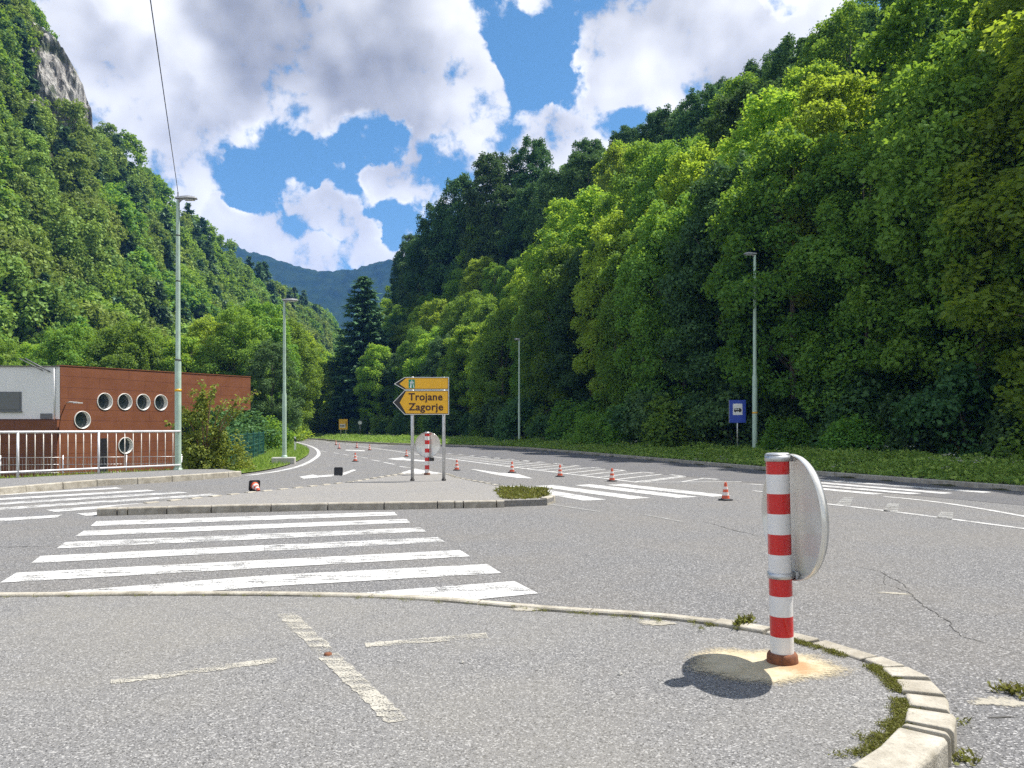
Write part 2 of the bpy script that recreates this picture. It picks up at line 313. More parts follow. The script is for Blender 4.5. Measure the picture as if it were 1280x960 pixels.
# ------------------------------------------------------------------ mesh helpers
class MB:
    def __init__(s): s.v = []; s.f = []; s.mi = []; s.sm = []
    def add(s, vs, fs, m=0, smooth=False):
        o = len(s.v); s.v += [tuple(p) for p in vs]
        for f in fs: s.f.append(tuple(i+o for i in f)); s.mi.append(m); s.sm.append(smooth)
        return s
    def box(s, x0, x1, y0, y1, z0, z1, m=0):
        vs = [(x, y, z) for z in (z0, z1) for y in (y0, y1) for x in (x0, x1)]
        return s.add(vs, [(0, 2, 3, 1), (4, 5, 7, 6), (0, 1, 5, 4), (2, 6, 7, 3), (0, 4, 6, 2), (1, 3, 7, 5)], m)
    def tube(s, pts, rad, n=10, m=0, smooth=True, cap=True):
        pts = [Vector(p) for p in pts]
        if isinstance(rad, (int, float)): rad = [rad]*len(pts)
        o = len(s.v); up = None
        for i, p in enumerate(pts):
            d = (pts[min(i+1, len(pts)-1)]-pts[max(i-1, 0)]).normalized()
            if up is None: up = Vector((1, 0, 0)) if abs(d.z) > 0.7 else Vector((0, 0, 1))
            a = d.cross(up).normalized(); b = d.cross(a).normalized(); up = (up-d*up.dot(d)).normalized()
            for k in range(n):
                t = 2*math.pi*k/n; s.v.append(tuple(p+a*(rad[i]*math.cos(t))+b*(rad[i]*math.sin(t))))
        for i in range(len(pts)-1):
            for k in range(n):
                s.f.append((o+i*n+k, o+(i+1)*n+k, o+(i+1)*n+(k+1) % n, o+i*n+(k+1) % n)); s.mi.append(m); s.sm.append(smooth)
        if cap:
            s.f.append(tuple(o+k for k in range(n))); s.mi.append(m); s.sm.append(False)
            e = o+(len(pts)-1)*n; s.f.append(tuple(e+n-1-k for k in range(n))); s.mi.append(m); s.sm.append(False)
        return s
    def lathe(s, prof, n=32, m=0, smooth=True, axis='z', org=(0, 0, 0), mats=None):
        o = len(s.v)
        for r, h in prof:
            for k in range(n):
                t = 2*math.pi*k/n
                p = (r*math.cos(t), r*math.sin(t), h)
                if axis == 'y': p = (p[0], p[2], p[1])
                if axis == 'x': p = (p[2], p[0], p[1])
                s.v.append((p[0]+org[0], p[1]+org[1], p[2]+org[2]))
        for i in range(len(prof)-1):
            for k in range(n):
                s.f.append((o+i*n+k, o+i*n+(k+1) % n, o+(i+1)*n+(k+1) % n, o+(i+1)*n+k)); s.mi.append(mats[i] if mats else m); s.sm.append(smooth)
        return s
    def poly(s, pts, z=0.0, m=0):
        """flat polygon (x, y) or (x, y, z) list, may be concave, facing up"""
        P = [Vector((p[0], p[1], p[2] if len(p) > 2 else z)) for p in pts]
        tri = tessellate_polygon([P]); o = len(s.v); s.v += [tuple(p) for p in P]
        for t in tri:
            a, b, c = (P[i] for i in t)
            n = (b-a).cross(c-a)
            t = t if n.z >= 0 else (t[0], t[2], t[1])
            s.f.append(tuple(o+i for i in t)); s.mi.append(m); s.sm.append(False)
        return s
    def prism(s, pts, z0, z1, m=0, mtop=None):
        """vertical prism over a concave outline"""
        s.poly(pts, z1, m if mtop is None else mtop)
        n = len(pts); o = len(s.v)
        s.v += [(p[0], p[1], z0) for p in pts]+[(p[0], p[1], z1) for p in pts]
        area = sum(pts[i][0]*pts[(i+1) % n][1]-pts[(i+1) % n][0]*pts[i][1] for i in range(n))
        for i in range(n):
            j = (i+1) % n
            f = (o+i, o+j, o+n+j, o+n+i)
            s.f.append(f if area > 0 else f[::-1]); s.mi.append(m); s.sm.append(False)
        return s
    def plate(s, pts, y0, y1, m=0, mback=None):
        """upright plate: outline in (x, z), front face at y0 (towards -Y), back at y1"""
        n = len(pts); P = [Vector((p[0], y0, p[1])) for p in pts]; tri = tessellate_polygon([[Vector((p[0], p[1], 0)) for p in pts]])
        o = len(s.v); s.v += [tuple(p) for p in P]+[(p[0], y1, p[1]) for p in pts]
        for t in tri:
            a, b, c = (P[i] for i in t)
            if (b-a).cross(c-a).y > 0: t = (t[0], t[2], t[1])
            s.f.append(tuple(o+i for i in t)); s.mi.append(m); s.sm.append(False)
            s.f.append(tuple(o+n+i for i in t[::-1])); s.mi.append(m if mback is None else mback); s.sm.append(False)
        for i in range(n):
            j = (i+1) % n
            s.f.append((o+i, o+j, o+n+j, o+n+i)); s.mi.append(m if mback is None else mback); s.sm.append(False)
        return s
    def mesh(s, name, mats, recalc=False):
        me = bpy.data.meshes.new(name); me.from_pydata(s.v, [], s.f)
        for m in (mats if isinstance(mats, (list, tuple)) else [mats]): me.materials.append(MAT[m] if isinstance(m, str) else m)
        me.polygons.foreach_set('material_index', s.mi); me.polygons.foreach_set('use_smooth', s.sm)
        if recalc:
            bm = bmesh.new(); bm.from_mesh(me); bmesh.ops.recalc_face_normals(bm, faces=bm.faces); bm.to_mesh(me); bm.free()
        me.update(); return me
    def build(s, name, mats, parent=None, recalc=True, **kw):
        return link(name, s.mesh(name, mats, recalc), parent, **kw)

def link(name, me, parent=None, loc=(0, 0, 0), rz=0.0, label=None, cat=None, group=None, kind=None):
    o = bpy.data.objects.new(name, me); C.objects.link(o); o.location = loc; o.rotation_euler = (0, 0, rz)
    if parent: o.parent = parent
    for k, v in (('label', label), ('category', cat), ('group', group), ('kind', kind)):
        if v: o[k] = v
    return o

def thing(name, label, cat, loc=(0, 0, 0), rz=0.0, group=None):
    o = bpy.data.objects.new(name, None); C.objects.link(o); o.empty_display_size = 0.3
    o.location = loc; o.rotation_euler = (0, 0, rz); o['label'] = label; o['category'] = cat
    if group: o['group'] = group
    return o

def kids(o): return [c for c in bpy.data.objects if c.parent is o]

def copy_thing(parts, root, loc, rz, label, group=None, scale=None):
    """copy of a thing with copies of its parts: PARTS is [(part, [sub-parts])]"""
    r = root.copy(); C.objects.link(r); r.location = loc; r.rotation_euler = (0, 0, rz); r['label'] = label
    if group: r['group'] = group
    if scale: r.scale = scale
    for p, subs in parts:
        c = p.copy(); C.objects.link(c); c.parent = r
        for q in subs:
            d = q.copy(); C.objects.link(d); d.parent = c
    return r

def bevelled(o, w=0.01, seg=2):
    m = o.modifiers.new('bevel', 'BEVEL'); m.width = w; m.segments = seg; m.limit_method = 'ANGLE'; return o

def G(px, py, h=0.0):
    """point of the plane z = h seen at a pixel of the photograph"""
    z = F*(CAMH-h)/(py-HZ); return ((px-640)/F*z, z)

def structure(name, mb, mats, recalc=False, **kw):
    o = mb.build(name, mats, None, recalc, **kw); o['kind'] = 'structure'; return o

def quads(P, U, V, W=None):
    """numpy: kite leaves with base P, axis U, half width V -> verts, faces"""
    n = len(P)
    vs = np.empty((n, 4, 3), np.float32)
    vs[:, 0] = P; vs[:, 1] = P+U*0.45+V; vs[:, 2] = P+U; vs[:, 3] = P+U*0.45-V
    return vs.reshape(-1, 3)

def quadmesh(name, vs, mats, extra=None, mi=0):
    """mesh from kite verts (4 per face) plus an optional MB"""
    nq = len(vs)//4
    ev = np.array(extra.v, np.float32) if extra and extra.v else np.zeros((0, 3), np.float32)
    me = bpy.data.meshes.new(name)
    allv = np.concatenate([vs.astype(np.float32), ev]); me.vertices.add(len(allv)); me.vertices.foreach_set('co', allv.ravel())
    fl = [len(f) for f in extra.f] if extra else []
    lt = np.concatenate([np.full(nq, 4, np.int32), np.array(fl, np.int32)])
    li = np.arange(nq*4, dtype=np.int32)
    if extra and extra.f: li = np.concatenate([li, np.array([i+nq*4 for f in extra.f for i in f], np.int32)])
    me.loops.add(len(li)); me.loops.foreach_set('vertex_index', li)
    me.polygons.add(len(lt)); ls = np.concatenate([[0], np.cumsum(lt)[:-1]]).astype(np.int32)
    me.polygons.foreach_set('loop_start', ls)
    mis = np.concatenate([np.full(nq, mi, np.int32), np.array([x for x in extra.mi] if extra else [], np.int32)]).astype(np.int32)
    for m in (mats if isinstance(mats, (list, tuple)) else [mats]): me.materials.append(MAT[m])
    me.polygons.foreach_set('material_index', mis)
    me.update(calc_edges=True); me.validate(); return me

def unit(a): return a/np.maximum(np.linalg.norm(a, axis=1, keepdims=True), 1e-6)

def leaves_at(rng, P, Nrm, L, wid=0.34):
    n = len(P)
    t = unit(np.cross(Nrm, rng.normal(size=(n, 3))))
    b = np.cross(Nrm, t)
    s = (L*rng.uniform(0.65, 1.35, (n, 1)))
    return quads(P-t*s*0.5, t*s, b*s*wid)

def crown_verts(rng, H, Rr, zb, nlobe, nleaf, L, lr=0.30, top=0.5, flat=0.72, upb=0.75, wid=0.34, fill=0.35):
    u = rng.uniform(0, 1, nlobe)**0.85; h = zb+(H-zb)*u
    prof = np.sin(np.pi*(0.16+0.80*u))**top
    ang = rng.uniform(0, 2*np.pi, nlobe); rad = prof*Rr*np.sqrt(rng.uniform(0.12, 1, nlobe))*(1-lr*0.5)
    c = np.stack([rad*np.cos(ang), rad*np.sin(ang), h], 1)
    lrad = lr*Rr*rng.uniform(0.65, 1.35, nlobe)*(0.55+0.45*prof)
    c[:, 2] -= lrad*0.6
    w = lrad**2; w /= w.sum()
    idx = rng.choice(nlobe, nleaf, p=w)
    out = c.copy(); out[:, 2] = (c[:, 2]-(zb+(H-zb)*0.42))*0.8; out = unit(out)
    v = unit(rng.normal(size=(nleaf, 3))+out[idx]*0.75+np.array([0, 0, 0.45]))
    rr = lrad[idx][:, None]*(fill+(1.08-fill)*rng.uniform(0, 1, (nleaf, 1))**0.55)
    zs = flat*rng.uniform(0.75, 1.9, nlobe)*(0.75+0.55*u)
    sx_ = np.stack([rng.uniform(.7, 1.25, nlobe), rng.uniform(.7, 1.25, nlobe), zs], 1)
    P = c[idx]+v*rr*sx_[idx]+rng.normal(size=(nleaf, 3))*L*0.35
    Nn = unit(v*0.5+np.array([0, 0, upb*0.6])+rng.normal(size=(nleaf, 3))*0.62)
    return leaves_at(rng, P, Nn, L, wid), c, lrad

def trunk_mb(rng, H, r0, lobes, nlimb=9, zfrac=0.9, n=7):
    mb = MB(); pts = []; x = y = 0.0
    for i in range(7):
        t = i/6; pts.append((x, y, H*zfrac*t-0.3*(i == 0))); x += rng.uniform(-.12, .12); y += rng.uniform(-.12, .12)
    mb.tube(pts, [r0*(1-0.86*i/6) for i in range(7)], n)
    for k in range(nlimb):
        c = lobes[rng.integers(len(lobes))]
        z0 = max(H*0.16, min(H*0.72, c[2]*0.66)); i = z0/(H*zfrac)*6; a = pts[int(i)]
        p0 = Vector((a[0], a[1], z0)); p2 = Vector(c); pm = p0.lerp(p2, 0.5)+Vector((0, 0, 0.25))
        rr = r0*(1-0.86*z0/H)*0.5
        mb.tube([p0, pm, p2], [rr, rr*0.65, rr*0.2], 5)
    return mb

def spruce_verts(rng, H, Rr, levels=26, L=0.5):
    P = []; N = []; T = []
    for i in range(levels):
        t = i/(levels-1); h = H*(0.10+0.90*t); rad = Rr*(1-t)**0.62*(0.55+0.45*min(1, t*5))+0.12
        nb = int(8+5*(1-t))
        for b in range(nb):
            a = rng.uniform(0, 2*np.pi); rl = rad*rng.uniform(0.75, 1.12); m = max(3, int(rl*9))
            s = np.linspace(0.12, 1, m); droop = -0.28*rl*s**1.5+0.12*rl*(s > .85)*(s-.85)/.15
            px = s*rl*np.cos(a); py = s*rl*np.sin(a); pz = h+droop+rng.uniform(-.2, .2)
            for _ in range(5):
                j = rng.normal(size=(m, 3))*np.array([.13, .13, .08])
                P.append(np.stack([px, py, pz], 1)+j); N.append(np.tile([0, 0, 1.0], (m, 1))+rng.normal(size=(m, 3))*.45)
                T.append(np.tile([np.cos(a), np.sin(a), -.35], (m, 1))+rng.normal(size=(m, 3))*.55)
    P = np.concatenate(P); N = unit(np.concatenate(N)); T = unit(np.concatenate(T))
    B = unit(np.cross(N, T)); s = L*rng.uniform(.6, 1.3, (len(P), 1))
    return quads(P-T*s*.3, T*s, B*s*.17)

def sstep(x, a, b):
    t = np.clip((x-a)/(b-a), 0, 1); return t*t*(3-2*t)

def side_dist(x, y, line):
    """signed distance to a polyline, positive on its right-hand side (numpy)"""
    best = np.full(x.shape, 1e9); sgn = np.ones(x.shape)
    for (x0, y0), (x1, y1) in zip(line[:-1], line[1:]):
        dx, dy = x1-x0, y1-y0; l2 = dx*dx+dy*dy
        t = np.clip(((x-x0)*dx+(y-y0)*dy)/l2, 0, 1)
        d = np.hypot(x-x0-t*dx, y-y0-t*dy); s = np.sign((x-x0)*dy-(y-y0)*dx)
        m = d < best-1e-9; best = np.where(m, d, best); sgn = np.where(m, s, sgn)
    return best*sgn

# ------------------------------------------------------------------ lie of the land
KERB_R = [(30, -30), (16, 8), (11.9, 17.6), (9.7, 23), (8.5, 26.9), (6.0, 35.6), (2.9, 46), (-.2, 55), (-6.5, 61.5), (-11.6, 67), (-17.5, 77), (-23.4, 92), (-33, 108), (-50, 124), (-75, 138)]
FOOT_R = [(40, -30), (25, 8), (17.6, 25), (12.6, 37), (7.4, 49), (2.0, 64), (-5.5, 78), (-18, 100), (-27, 118), (-48, 150), (-90, 190)]
EDGE_L = [(-60, -30), (-27, 2), (-20, 10.4), (-16.6, 15.0), (-10.35, 24.2), (-10.2, 27), (-13.9, 43), (-21, 64), (-34, 100), (-55, 118), (-80, 130)]

def land(x, y):
    x = np.asarray(x, float); y = np.asarray(y, float)
    z = np.full(x.shape, -0.03)
    dk = side_dist(x, y, KERB_R); z = np.where(dk > 0, -0.03+0.14*sstep(dk, 0.1, 0.35), z)
    df = side_dist(x, y, FOOT_R)
    d = np.maximum(df-1.0, 0)
    keep = np.where(y > 90, sstep(x/np.maximum(y, 1), -.20, -.14), 1.0)
    z = z+keep*np.where(d < 16, d*0.92, 14.72+(np.minimum(d, 75)-16)*0.66)
    dl = -side_dist(x, y, EDGE_L)
    z = z-1.6*sstep(dl, 0.5, 3.6)
    return z

def grid_lines(spec):
    out = []
    for a, b, s in spec: out += list(np.arange(a, b-1e-6, s))
    return np.array(out+[spec[-1][1]])
gx = grid_lines([(-420, -60, 12), (-60, -24, 2), (-24, 22, .6), (22, 60, 2.5), (60, 200, 10)])
gy = grid_lines([(-90, -6, 7), (-6, 10, 1.6), (10, 60, .6), (60, 130, 2), (130, 300, 8), (300, 760, 30)])
XX, YY = np.meshgrid(gx, gy); ZZ = land(XX, YY)
ny, nx = XX.shape
mb = MB(); mb.v = list(zip(XX.ravel().tolist(), YY.ravel().tolist(), ZZ.ravel().tolist()))
for j in range(ny-1):
    for i in range(nx-1):
        mb.f.append((j*nx+i, j*nx+i+1, (j+1)*nx+i+1, (j+1)*nx+i)); mb.mi.append(0); mb.sm.append(True)
structure('ground', mb, 'forestfloor')

# road
KR = [p for p in KERB_R if p[1] > -20]
KERB_L = [G(-160, 634), G(-80, 626), G(0, 619), G(75, 612), G(125, 607.5), G(175, 605), G(212, 602.5), G(250, 599.8), G(280, 597.3), G(302, 595.5)]
LINE_L = [G(302, 595.5), G(320, 593.2), G(350, 589), G(375, 583), G(390, 576), G(400, 568), G(396, 561), G(384, 556), G(371, 553), G(364, 550), G(356, 547.4)]
def offset(line, d):
    out = []
    for i, p in enumerate(line):
        a = line[max(i-1, 0)]; b = line[min(i+1, len(line)-1)]
        dx, dy = b[0]-a[0], b[1]-a[1]; l = math.hypot(dx, dy) or 1
        out.append((p[0]-dy/l*d, p[1]+dx/l*d))
    return out
def smooth_line(line, it=2):
    for _ in range(it):
        q = [line[0]]
        for a, b in zip(line[:-1], line[1:]):
            q += [(a[0]*.75+b[0]*.25, a[1]*.75+b[1]*.25), (a[0]*.25+b[0]*.75, a[1]*.25+b[1]*.75)]
        line = q+[line[-1]]
    return line
LINE_Ls = smooth_line(LINE_L, 2)
kl_far = offset(KERB_L, 0.02); ll_out = offset(LINE_Ls, 0.55)
KRs = smooth_line(KR, 2)
road = [(14, -60), (30, -30)]+[p for p in KRs]+[(-78, 131), (-48, 116)]+[p for p in ll_out[::-1]]+kl_far[::-1]+[(-24, 3), (-60, -20), (-60, -60)]
structure('road', MB().poly(road, 0.0), 'asphalt')
# lane along the forest, in a darker asphalt tone than the road
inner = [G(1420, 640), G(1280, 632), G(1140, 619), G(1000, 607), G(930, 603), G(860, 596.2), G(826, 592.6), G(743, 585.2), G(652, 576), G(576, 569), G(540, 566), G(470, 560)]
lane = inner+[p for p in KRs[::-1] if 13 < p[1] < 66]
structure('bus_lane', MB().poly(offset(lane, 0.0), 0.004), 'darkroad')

def ribbon(mb, line, w, z, m=0):
    a = offset(line, w/2); b = offset(line, -w/2); o = len(mb.v)
    mb.v += [(p[0], p[1], z) for p in a]+[(p[0], p[1], z) for p in b]; n = len(line)
    for i in range(n-1): mb.f.append((o+n+i, o+n+i+1, o+i+1, o+i)); mb.mi.append(m); mb.sm.append(False)
    return mb
def pxline(*pts, h=0.0): return [G(x, y, h) for x, y in pts]

# ---- road markings
ZM = 0.006                                          # markings lie on the asphalt
good = MB(); worn = MB()
for q, w in ((((113.5, 658), (120, 652), (492, 640), (497, 644.5)), 0), (((94, 670.6), (105, 664), (508, 649), (512.7, 653.7)), 0),
             (((70.5, 686), (82, 678), (526, 659.7), (533, 665)), 1), (((39, 704.5), (50.6, 695.5), (330, 682), (330, 689.5)), 0),
             (((330.5, 689.5), (330.5, 682), (547, 672), (557, 678)), 1), (((0, 729), (20.5, 716.5), (575, 688), (587.6, 696)), 0),
             (((-30, 764), (5, 746), (330, 720), (609, 705.6), (626.7, 717), (330, 734)), 0),
             (((330, 776), (370, 748), (643, 727), (673, 742.5)), 0)):
    (worn if w else good).poly(pxline(*q), ZM)
structure('crosswalk_marking', good, 'white'); structure('worn_crosswalk_marking', worn, 'worn')

m = MB(); mw_ = MB()                                # crossing of the left arm
dl = (-0.68, -0.73); nl = (0.73, -0.68)
for i, (bx, by) in enumerate([(-9.67, 18.7), (-8.55, 18.0), (-7.55, 17.45), (-6.6, 16.9), (-5.7, 16.3), (-4.8, 15.7)]):
    w = 0.25; L0 = 5.2 if i < 4 else 3.75; mm = mw_ if i in (2, 3) else m
    P0 = (bx, by); P1 = (bx+dl[0]*L0, by+dl[1]*L0)
    mm.poly([(P0[0]+nl[0]*w, P0[1]+nl[1]*w), (P0[0]-nl[0]*w, P0[1]-nl[1]*w), (P1[0]-nl[0]*w, P1[1]-nl[1]*w), (P1[0]+nl[0]*w, P1[1]+nl[1]*w)], ZM)
m.poly(pxline((-40, 655), (-40, 650.5), (78, 643.7), (72, 647)), ZM)
structure('left_crosswalk_marking', m, 'white'); structure('worn_left_crosswalk_marking', mw_, 'worn')

m = MB()                                            # crossing of the right arm
for a, b in (((640, 607.5), (744, 625.5)), ((680, 607), (801, 623.5)), ((728, 606), (860, 622)), ((769, 605.5), (903, 620.5))):
    a = G(*a); b = G(*b); d = (b[0]-a[0], b[1]-a[1]); l = math.hypot(*d); n = (-d[1]/l*.27, d[0]/l*.27)
    m.poly([(a[0]-n[0], a[1]-n[1]-.1), (b[0]-n[0], b[1]-n[1]), (b[0]+n[0], b[1]+n[1]), (a[0]+n[0], a[1]+n[1])], ZM)
for a, b in (((1000, 598.3), (1236, 615.8)), ((1000, 601.5), (1185, 617)), ((1000, 605), (1145, 617.5)), ((1000, 608.8), (1098, 618))):
    a = G(*a); b = G(*b); d = (b[0]-a[0], b[1]-a[1]); l = math.hypot(*d); n = (-d[1]/l*.2, d[0]/l*.2)
    m.poly([(a[0]-n[0], a[1]-n[1]), (b[0]-n[0], b[1]-n[1]), (b[0]+n[0], b[1]+n[1]), (a[0]+n[0], a[1]+n[1])], ZM)
structure('right_crosswalk_marking', m, 'white')

m = MB()                                            # edge and lane lines
ribbon(m, LINE_Ls[3:], 0.20, ZM)
ribbon(m, smooth_line(pxline((1018, 628.5), (1100, 637.5), (1280, 661), (1500, 690))), 0.13, ZM)
ribbon(m, smooth_line(pxline((1105, 621), (1140, 624), (1200, 631.5), (1280, 645.5), (1400, 668))), 0.13, ZM)
ribbon(m, smooth_line(pxline((448, 558), (485, 562.5), (520, 568), (552, 572.5), (640, 584), (760, 598.6), (797, 603.2))), 0.15, ZM)
for a, b in (((417, 566), (424, 567)), ((429, 568.2), (436, 569.2)), ((441, 570.3), (448, 571.4)), ((452, 572), (459, 573)), ((465, 575), (474.5, 576.7)), ((480, 578), (493, 580.7)), ((499, 583), (513, 585)),
             ((400, 564), (408, 564.8)), ((405, 552.3), (412, 553.3)), ((392, 550.7), (399, 551.4)), ((378, 548.6), (386, 549.6)), ((418, 553.8), (428, 554.9)), ((432, 555.3), (444, 556.6)),
             ((938, 605.3), (956, 606.6)), ((942, 613.8), (958, 615.2))):
    ribbon(m, [G(*a), G(*b)], 0.13, ZM)
ribbon(m, pxline((797, 603.2), (927, 602.2)), 0.10, ZM)
up = smooth_line(pxline((559, 567), (576, 568.3), (652, 575.3), (717, 582), (750, 585.6), (826, 592.3), (860, 596), (908, 600.5), (932, 602.4)))
def along(line, s):
    for a, b in zip(line[:-1], line[1:]):
        l = math.hypot(b[0]-a[0], b[1]-a[1])
        if s <= l: return (a[0]+(b[0]-a[0])*s/l, a[1]+(b[1]-a[1])*s/l)
        s -= l
    return line[-1]
def length(line): return sum(math.hypot(b[0]-a[0], b[1]-a[1]) for a, b in zip(line[:-1], line[1:]))
lu = length(up); s = 0.0
while s < lu-0.6:                                   # dashed upper edge of the hatched bay
    ribbon(m, [along(up, s), along(up, s+0.55*1.3)], 0.16, ZM); s += 1.3*1.25
low = smooth_line(pxline((552, 572.5), (640, 584), (760, 598.6), (797, 603.2)))
ll = length(low)
for k in range(17):                                 # zigzag strokes
    t = k/16
    ribbon(m, [along(low, ll*(0.06+0.93*t)), along(up, lu*(0.17+0.72*t))], 0.13, ZM-0.002)
for a, b in (((804, 602.6), (858.6, 595.8)), ((852, 602.5), (879, 598))): ribbon(m, [G(*a), G(*b)], 0.11, ZM-0.002)
structure('lane_marking', m, 'white')

m = MB()                                            # arrows and the white nose
m.poly(pxline((374, 596.3), (391, 593.3), (397, 594.8), (424, 592.8), (441.5, 587), (446, 587.6), (428, 594.8), (398, 597), (380, 598.6)), ZM)
m.poly(pxline((484, 573.6), (504, 571.8), (507, 573.4), (533, 575.6), (533, 577.3), (506, 575.6), (497, 575.3)), ZM)
m.poly(pxline((432, 562.2), (456, 562.9), (456, 564.2), (432, 563.4)), ZM)
m.poly(pxline((588, 586.6), (594, 586.8), (622, 590.8), (648, 592.7), (666, 598.4), (646, 597.4), (622, 594.2)), ZM)
m.poly(pxline((519, 586), (554, 592), (560, 594.4), (498, 594.0), (504, 590)), ZM)
structure('arrow_marking', m, 'white')
m = MB()
for q in (((1044, 631), (1055, 622), (1067, 622), (1062, 632.5)), ((1104, 639), (1110, 629), (1124, 630), (1122, 640.5)), ((1170, 648), (1176, 640), (1192, 641), (1190, 650))):
    m.poly(pxline(*q), ZM)
structure('worn_arrow_marking', m, 'ghost')
m = MB()                                            # ghost of the old edge line near the kerb
ribbon(m, pxline((640, 625), (690, 631), (750, 640)), 0.12, ZM); ribbon(m, pxline((805, 643.5), (853, 652.5)), .09, ZM)
structure('faint_lane_marking', m, 'ghost')

# ---- traffic island in the road
ISL = 0.12
def GI(x, y): return G(x, y, ISL)
isl = [GI(122, 635.5), GI(200, 633.5), GI(300, 631.3), GI(400, 629.3), GI(500, 628), GI(630, 625.7), GI(684, 624), GI(694, 620.5), GI(667, 616.5), GI(636, 609), GI(600, 602), GI(572, 596.5), GI(562, 592.4), GI(500, 592.2), GI(470, 597), GI(432, 603), GI(380, 608.5), GI(325, 614), GI(255, 621.5), GI(200, 627), GI(145, 632)]
structure('traffic_island', MB().prism(isl, -0.02, ISL), 'island')
def kerb_run(mb, line, w, z0, z1, lens, gap=0.012, jit=0.0, rng=random, inner=True, drop=None):
    """kerb stones along a line (outer edge), laid to its left; z1 may be a function of the point"""
    L0 = length(line); s = 0.0; k = 0
    while s < L0-0.05:
        l = min(lens[k % len(lens)], L0-s); k += 1
        n = max(1, int(l/0.3)); pa = []; pb = []
        for i in range(n+1):
            q = along(line, s+gap/2+(l-gap)*i/n); q2 = along(line, min(L0, s+gap/2+(l-gap)*i/n+0.05)); q1 = along(line, max(0, s+gap/2+(l-gap)*i/n-0.05))
            dx, dy = q2[0]-q1[0], q2[1]-q1[1]; dd = math.hypot(dx, dy) or 1
            j = rng.uniform(-jit, jit)
            pa.append((q[0]+dy/dd*j, q[1]-dx/dd*j)); pb.append((q[0]-dy/dd*(w+j*.5), q[1]+dx/dd*(w+j*.5)))
        dz = rng.uniform(-jit, jit)*0.5
        o = len(mb.v); c = 0.018
        for i in range(n+1):
            h = (z1(*pa[i]) if callable(z1) else z1)+dz
            ax, ay = pa[i]; bx, by = pb[i]; ux, uy = (bx-ax)/abs(w), (by-ay)/abs(w)
            mb.v += [(ax, ay, z0), (ax+ux*.004, ay+uy*.004, h-c), (ax+ux*c, ay+uy*c, h), (bx-ux*c*.6, by-uy*c*.6, h), (bx, by, h-c*.6), (bx, by, z0)]
        for i in range(n):
            for q in range(5):
                mb.f.append((o+i*6+q, o+(i+1)*6+q, o+(i+1)*6+q+1, o+i*6+q+1)); mb.mi.append(0); mb.sm.append(False)
        e = o+n*6
        mb.f.append(tuple(o+i for i in range(6))); mb.mi.append(0); mb.sm.append(False)
        mb.f.append(tuple(e+5-i for i in range(6))); mb.mi.append(0); mb.sm.append(False)
        s += l
    return mb
rr = random.Random(3)
front = isl[0:6]; fo = offset(front, -0.10)
mb = kerb_run(MB(), [p for p in fo], 0.14, -0.02, ISL+0.012, [0.32, .16, .62, .72, 1.0, .98, 1.0, .97], 0.02, 0.008, rr)
structure('island_kerb', mb, 'kerbdark', True)
mb = MB()
kerb_run(mb, [isl[6], isl[7]], 0.14, -0.02, ISL+0.02, [0.5], 0.02, 0.01, rr)
side = isl[7:]
i = 0; run = length(side); s = 0.2; m2 = MB()
while s < run-0.4:                                   # short pale kerb blocks round the rear edge
    kerb_run(m2, [along(side, s), along(side, s+0.24)], 0.13, -0.02, ISL+0.018, [0.24], 0.0, 0.006, rr); s += 0.48
structure('island_edge_stones', m2, 'kerb', True); structure('island_end_stone', mb, 'kerb', True)

# ---- left sidewalk
structure('left_sidewalk', MB().prism(offset(KERB_L, 0.13)+[(-9.3, 24.5), (-10.5, 24.3), (-11.95, 22.35), (-13.25, 20.3), (-14.45, 18.6), (-15.65, 16.9), (-16.85, 15.2), (-20.1, 10.5), (-17.9, 8.4)], -0.04, 0.15), 'pave')
kl = [(-17.3, 8.6)]+KERB_L
structure('left_kerb', kerb_run(MB(), kl, 0.15, -0.03, 0.165, [1.0], 0.02, 0.006, rr), 'kerb', True)

# ---- right kerb
mb = MB(); kerb_run(mb, [p for p in KRs if p[1] > 2][::-1], 0.16, -0.03, 0.13, [1.0], 0.015, 0.004, rr)
structure('right_kerb', mb, 'kerbdark', True)

# ---- near pavement (the photographer's side)
def hp(x, y=0): return 0.030+0.085*float(sstep(np.array(x), -0.2, 2.0))
OUT = [(-14, 6.95), (-9, 6.8), (-6, 6.76), (-4.54, 6.74), (-2.88, 6.84), (-1.14, 6.74), (-.27, 6.49), (.39, 6.17), (1.27, 5.73), (1.90, 5.17), (2.17, 4.72), (2.29, 4.40), (2.29, 4.12), (2.20, 3.82), (2.08, 3.56), (1.90, 3.30), (1.62, 3.02), (1.2, 2.72), (.5, 2.35), (-.5, 2.05), (-3, 1.8), (-14, 1.6)]
OUTs = smooth_line(OUT, 2)
inn = offset(OUTs, -0.16)
mb = MB()
# gridded surface clipped to the outline so that it can tilt
bm = bmesh.new()
vs = [bm.verts.new((x, y, 0)) for x, y in inn]
bm.faces.new(vs)
bmesh.ops.triangulate(bm, faces=bm.faces)
for axis, rng_ in (((1, 0, 0), np.arange(-0.3, 2.3, 0.2)),):
    for q in rng_:
        bmesh.ops.bisect_plane(bm, geom=bm.verts[:]+bm.edges[:]+bm.faces[:], plane_co=(q, 0, 0), plane_no=axis)
for v in bm.verts: v.co.z = hp(v.co.x)-0.008
me = bpy.data.meshes.new('near_pavement'); bmesh.ops.recalc_face_normals(bm, faces=bm.faces)
if sum(f.normal.z for f in bm.faces) < 0: bmesh.ops.reverse_faces(bm, faces=bm.faces)
bm.to_mesh(me); bm.free(); me.materials.append(MAT['pave'])
link('near_pavement', me, kind='structure')
nose = [p for p in OUTs]
i0 = min(range(len(nose)), key=lambda i: math.hypot(nose[i][0]-1.6, nose[i][1]-5.5))
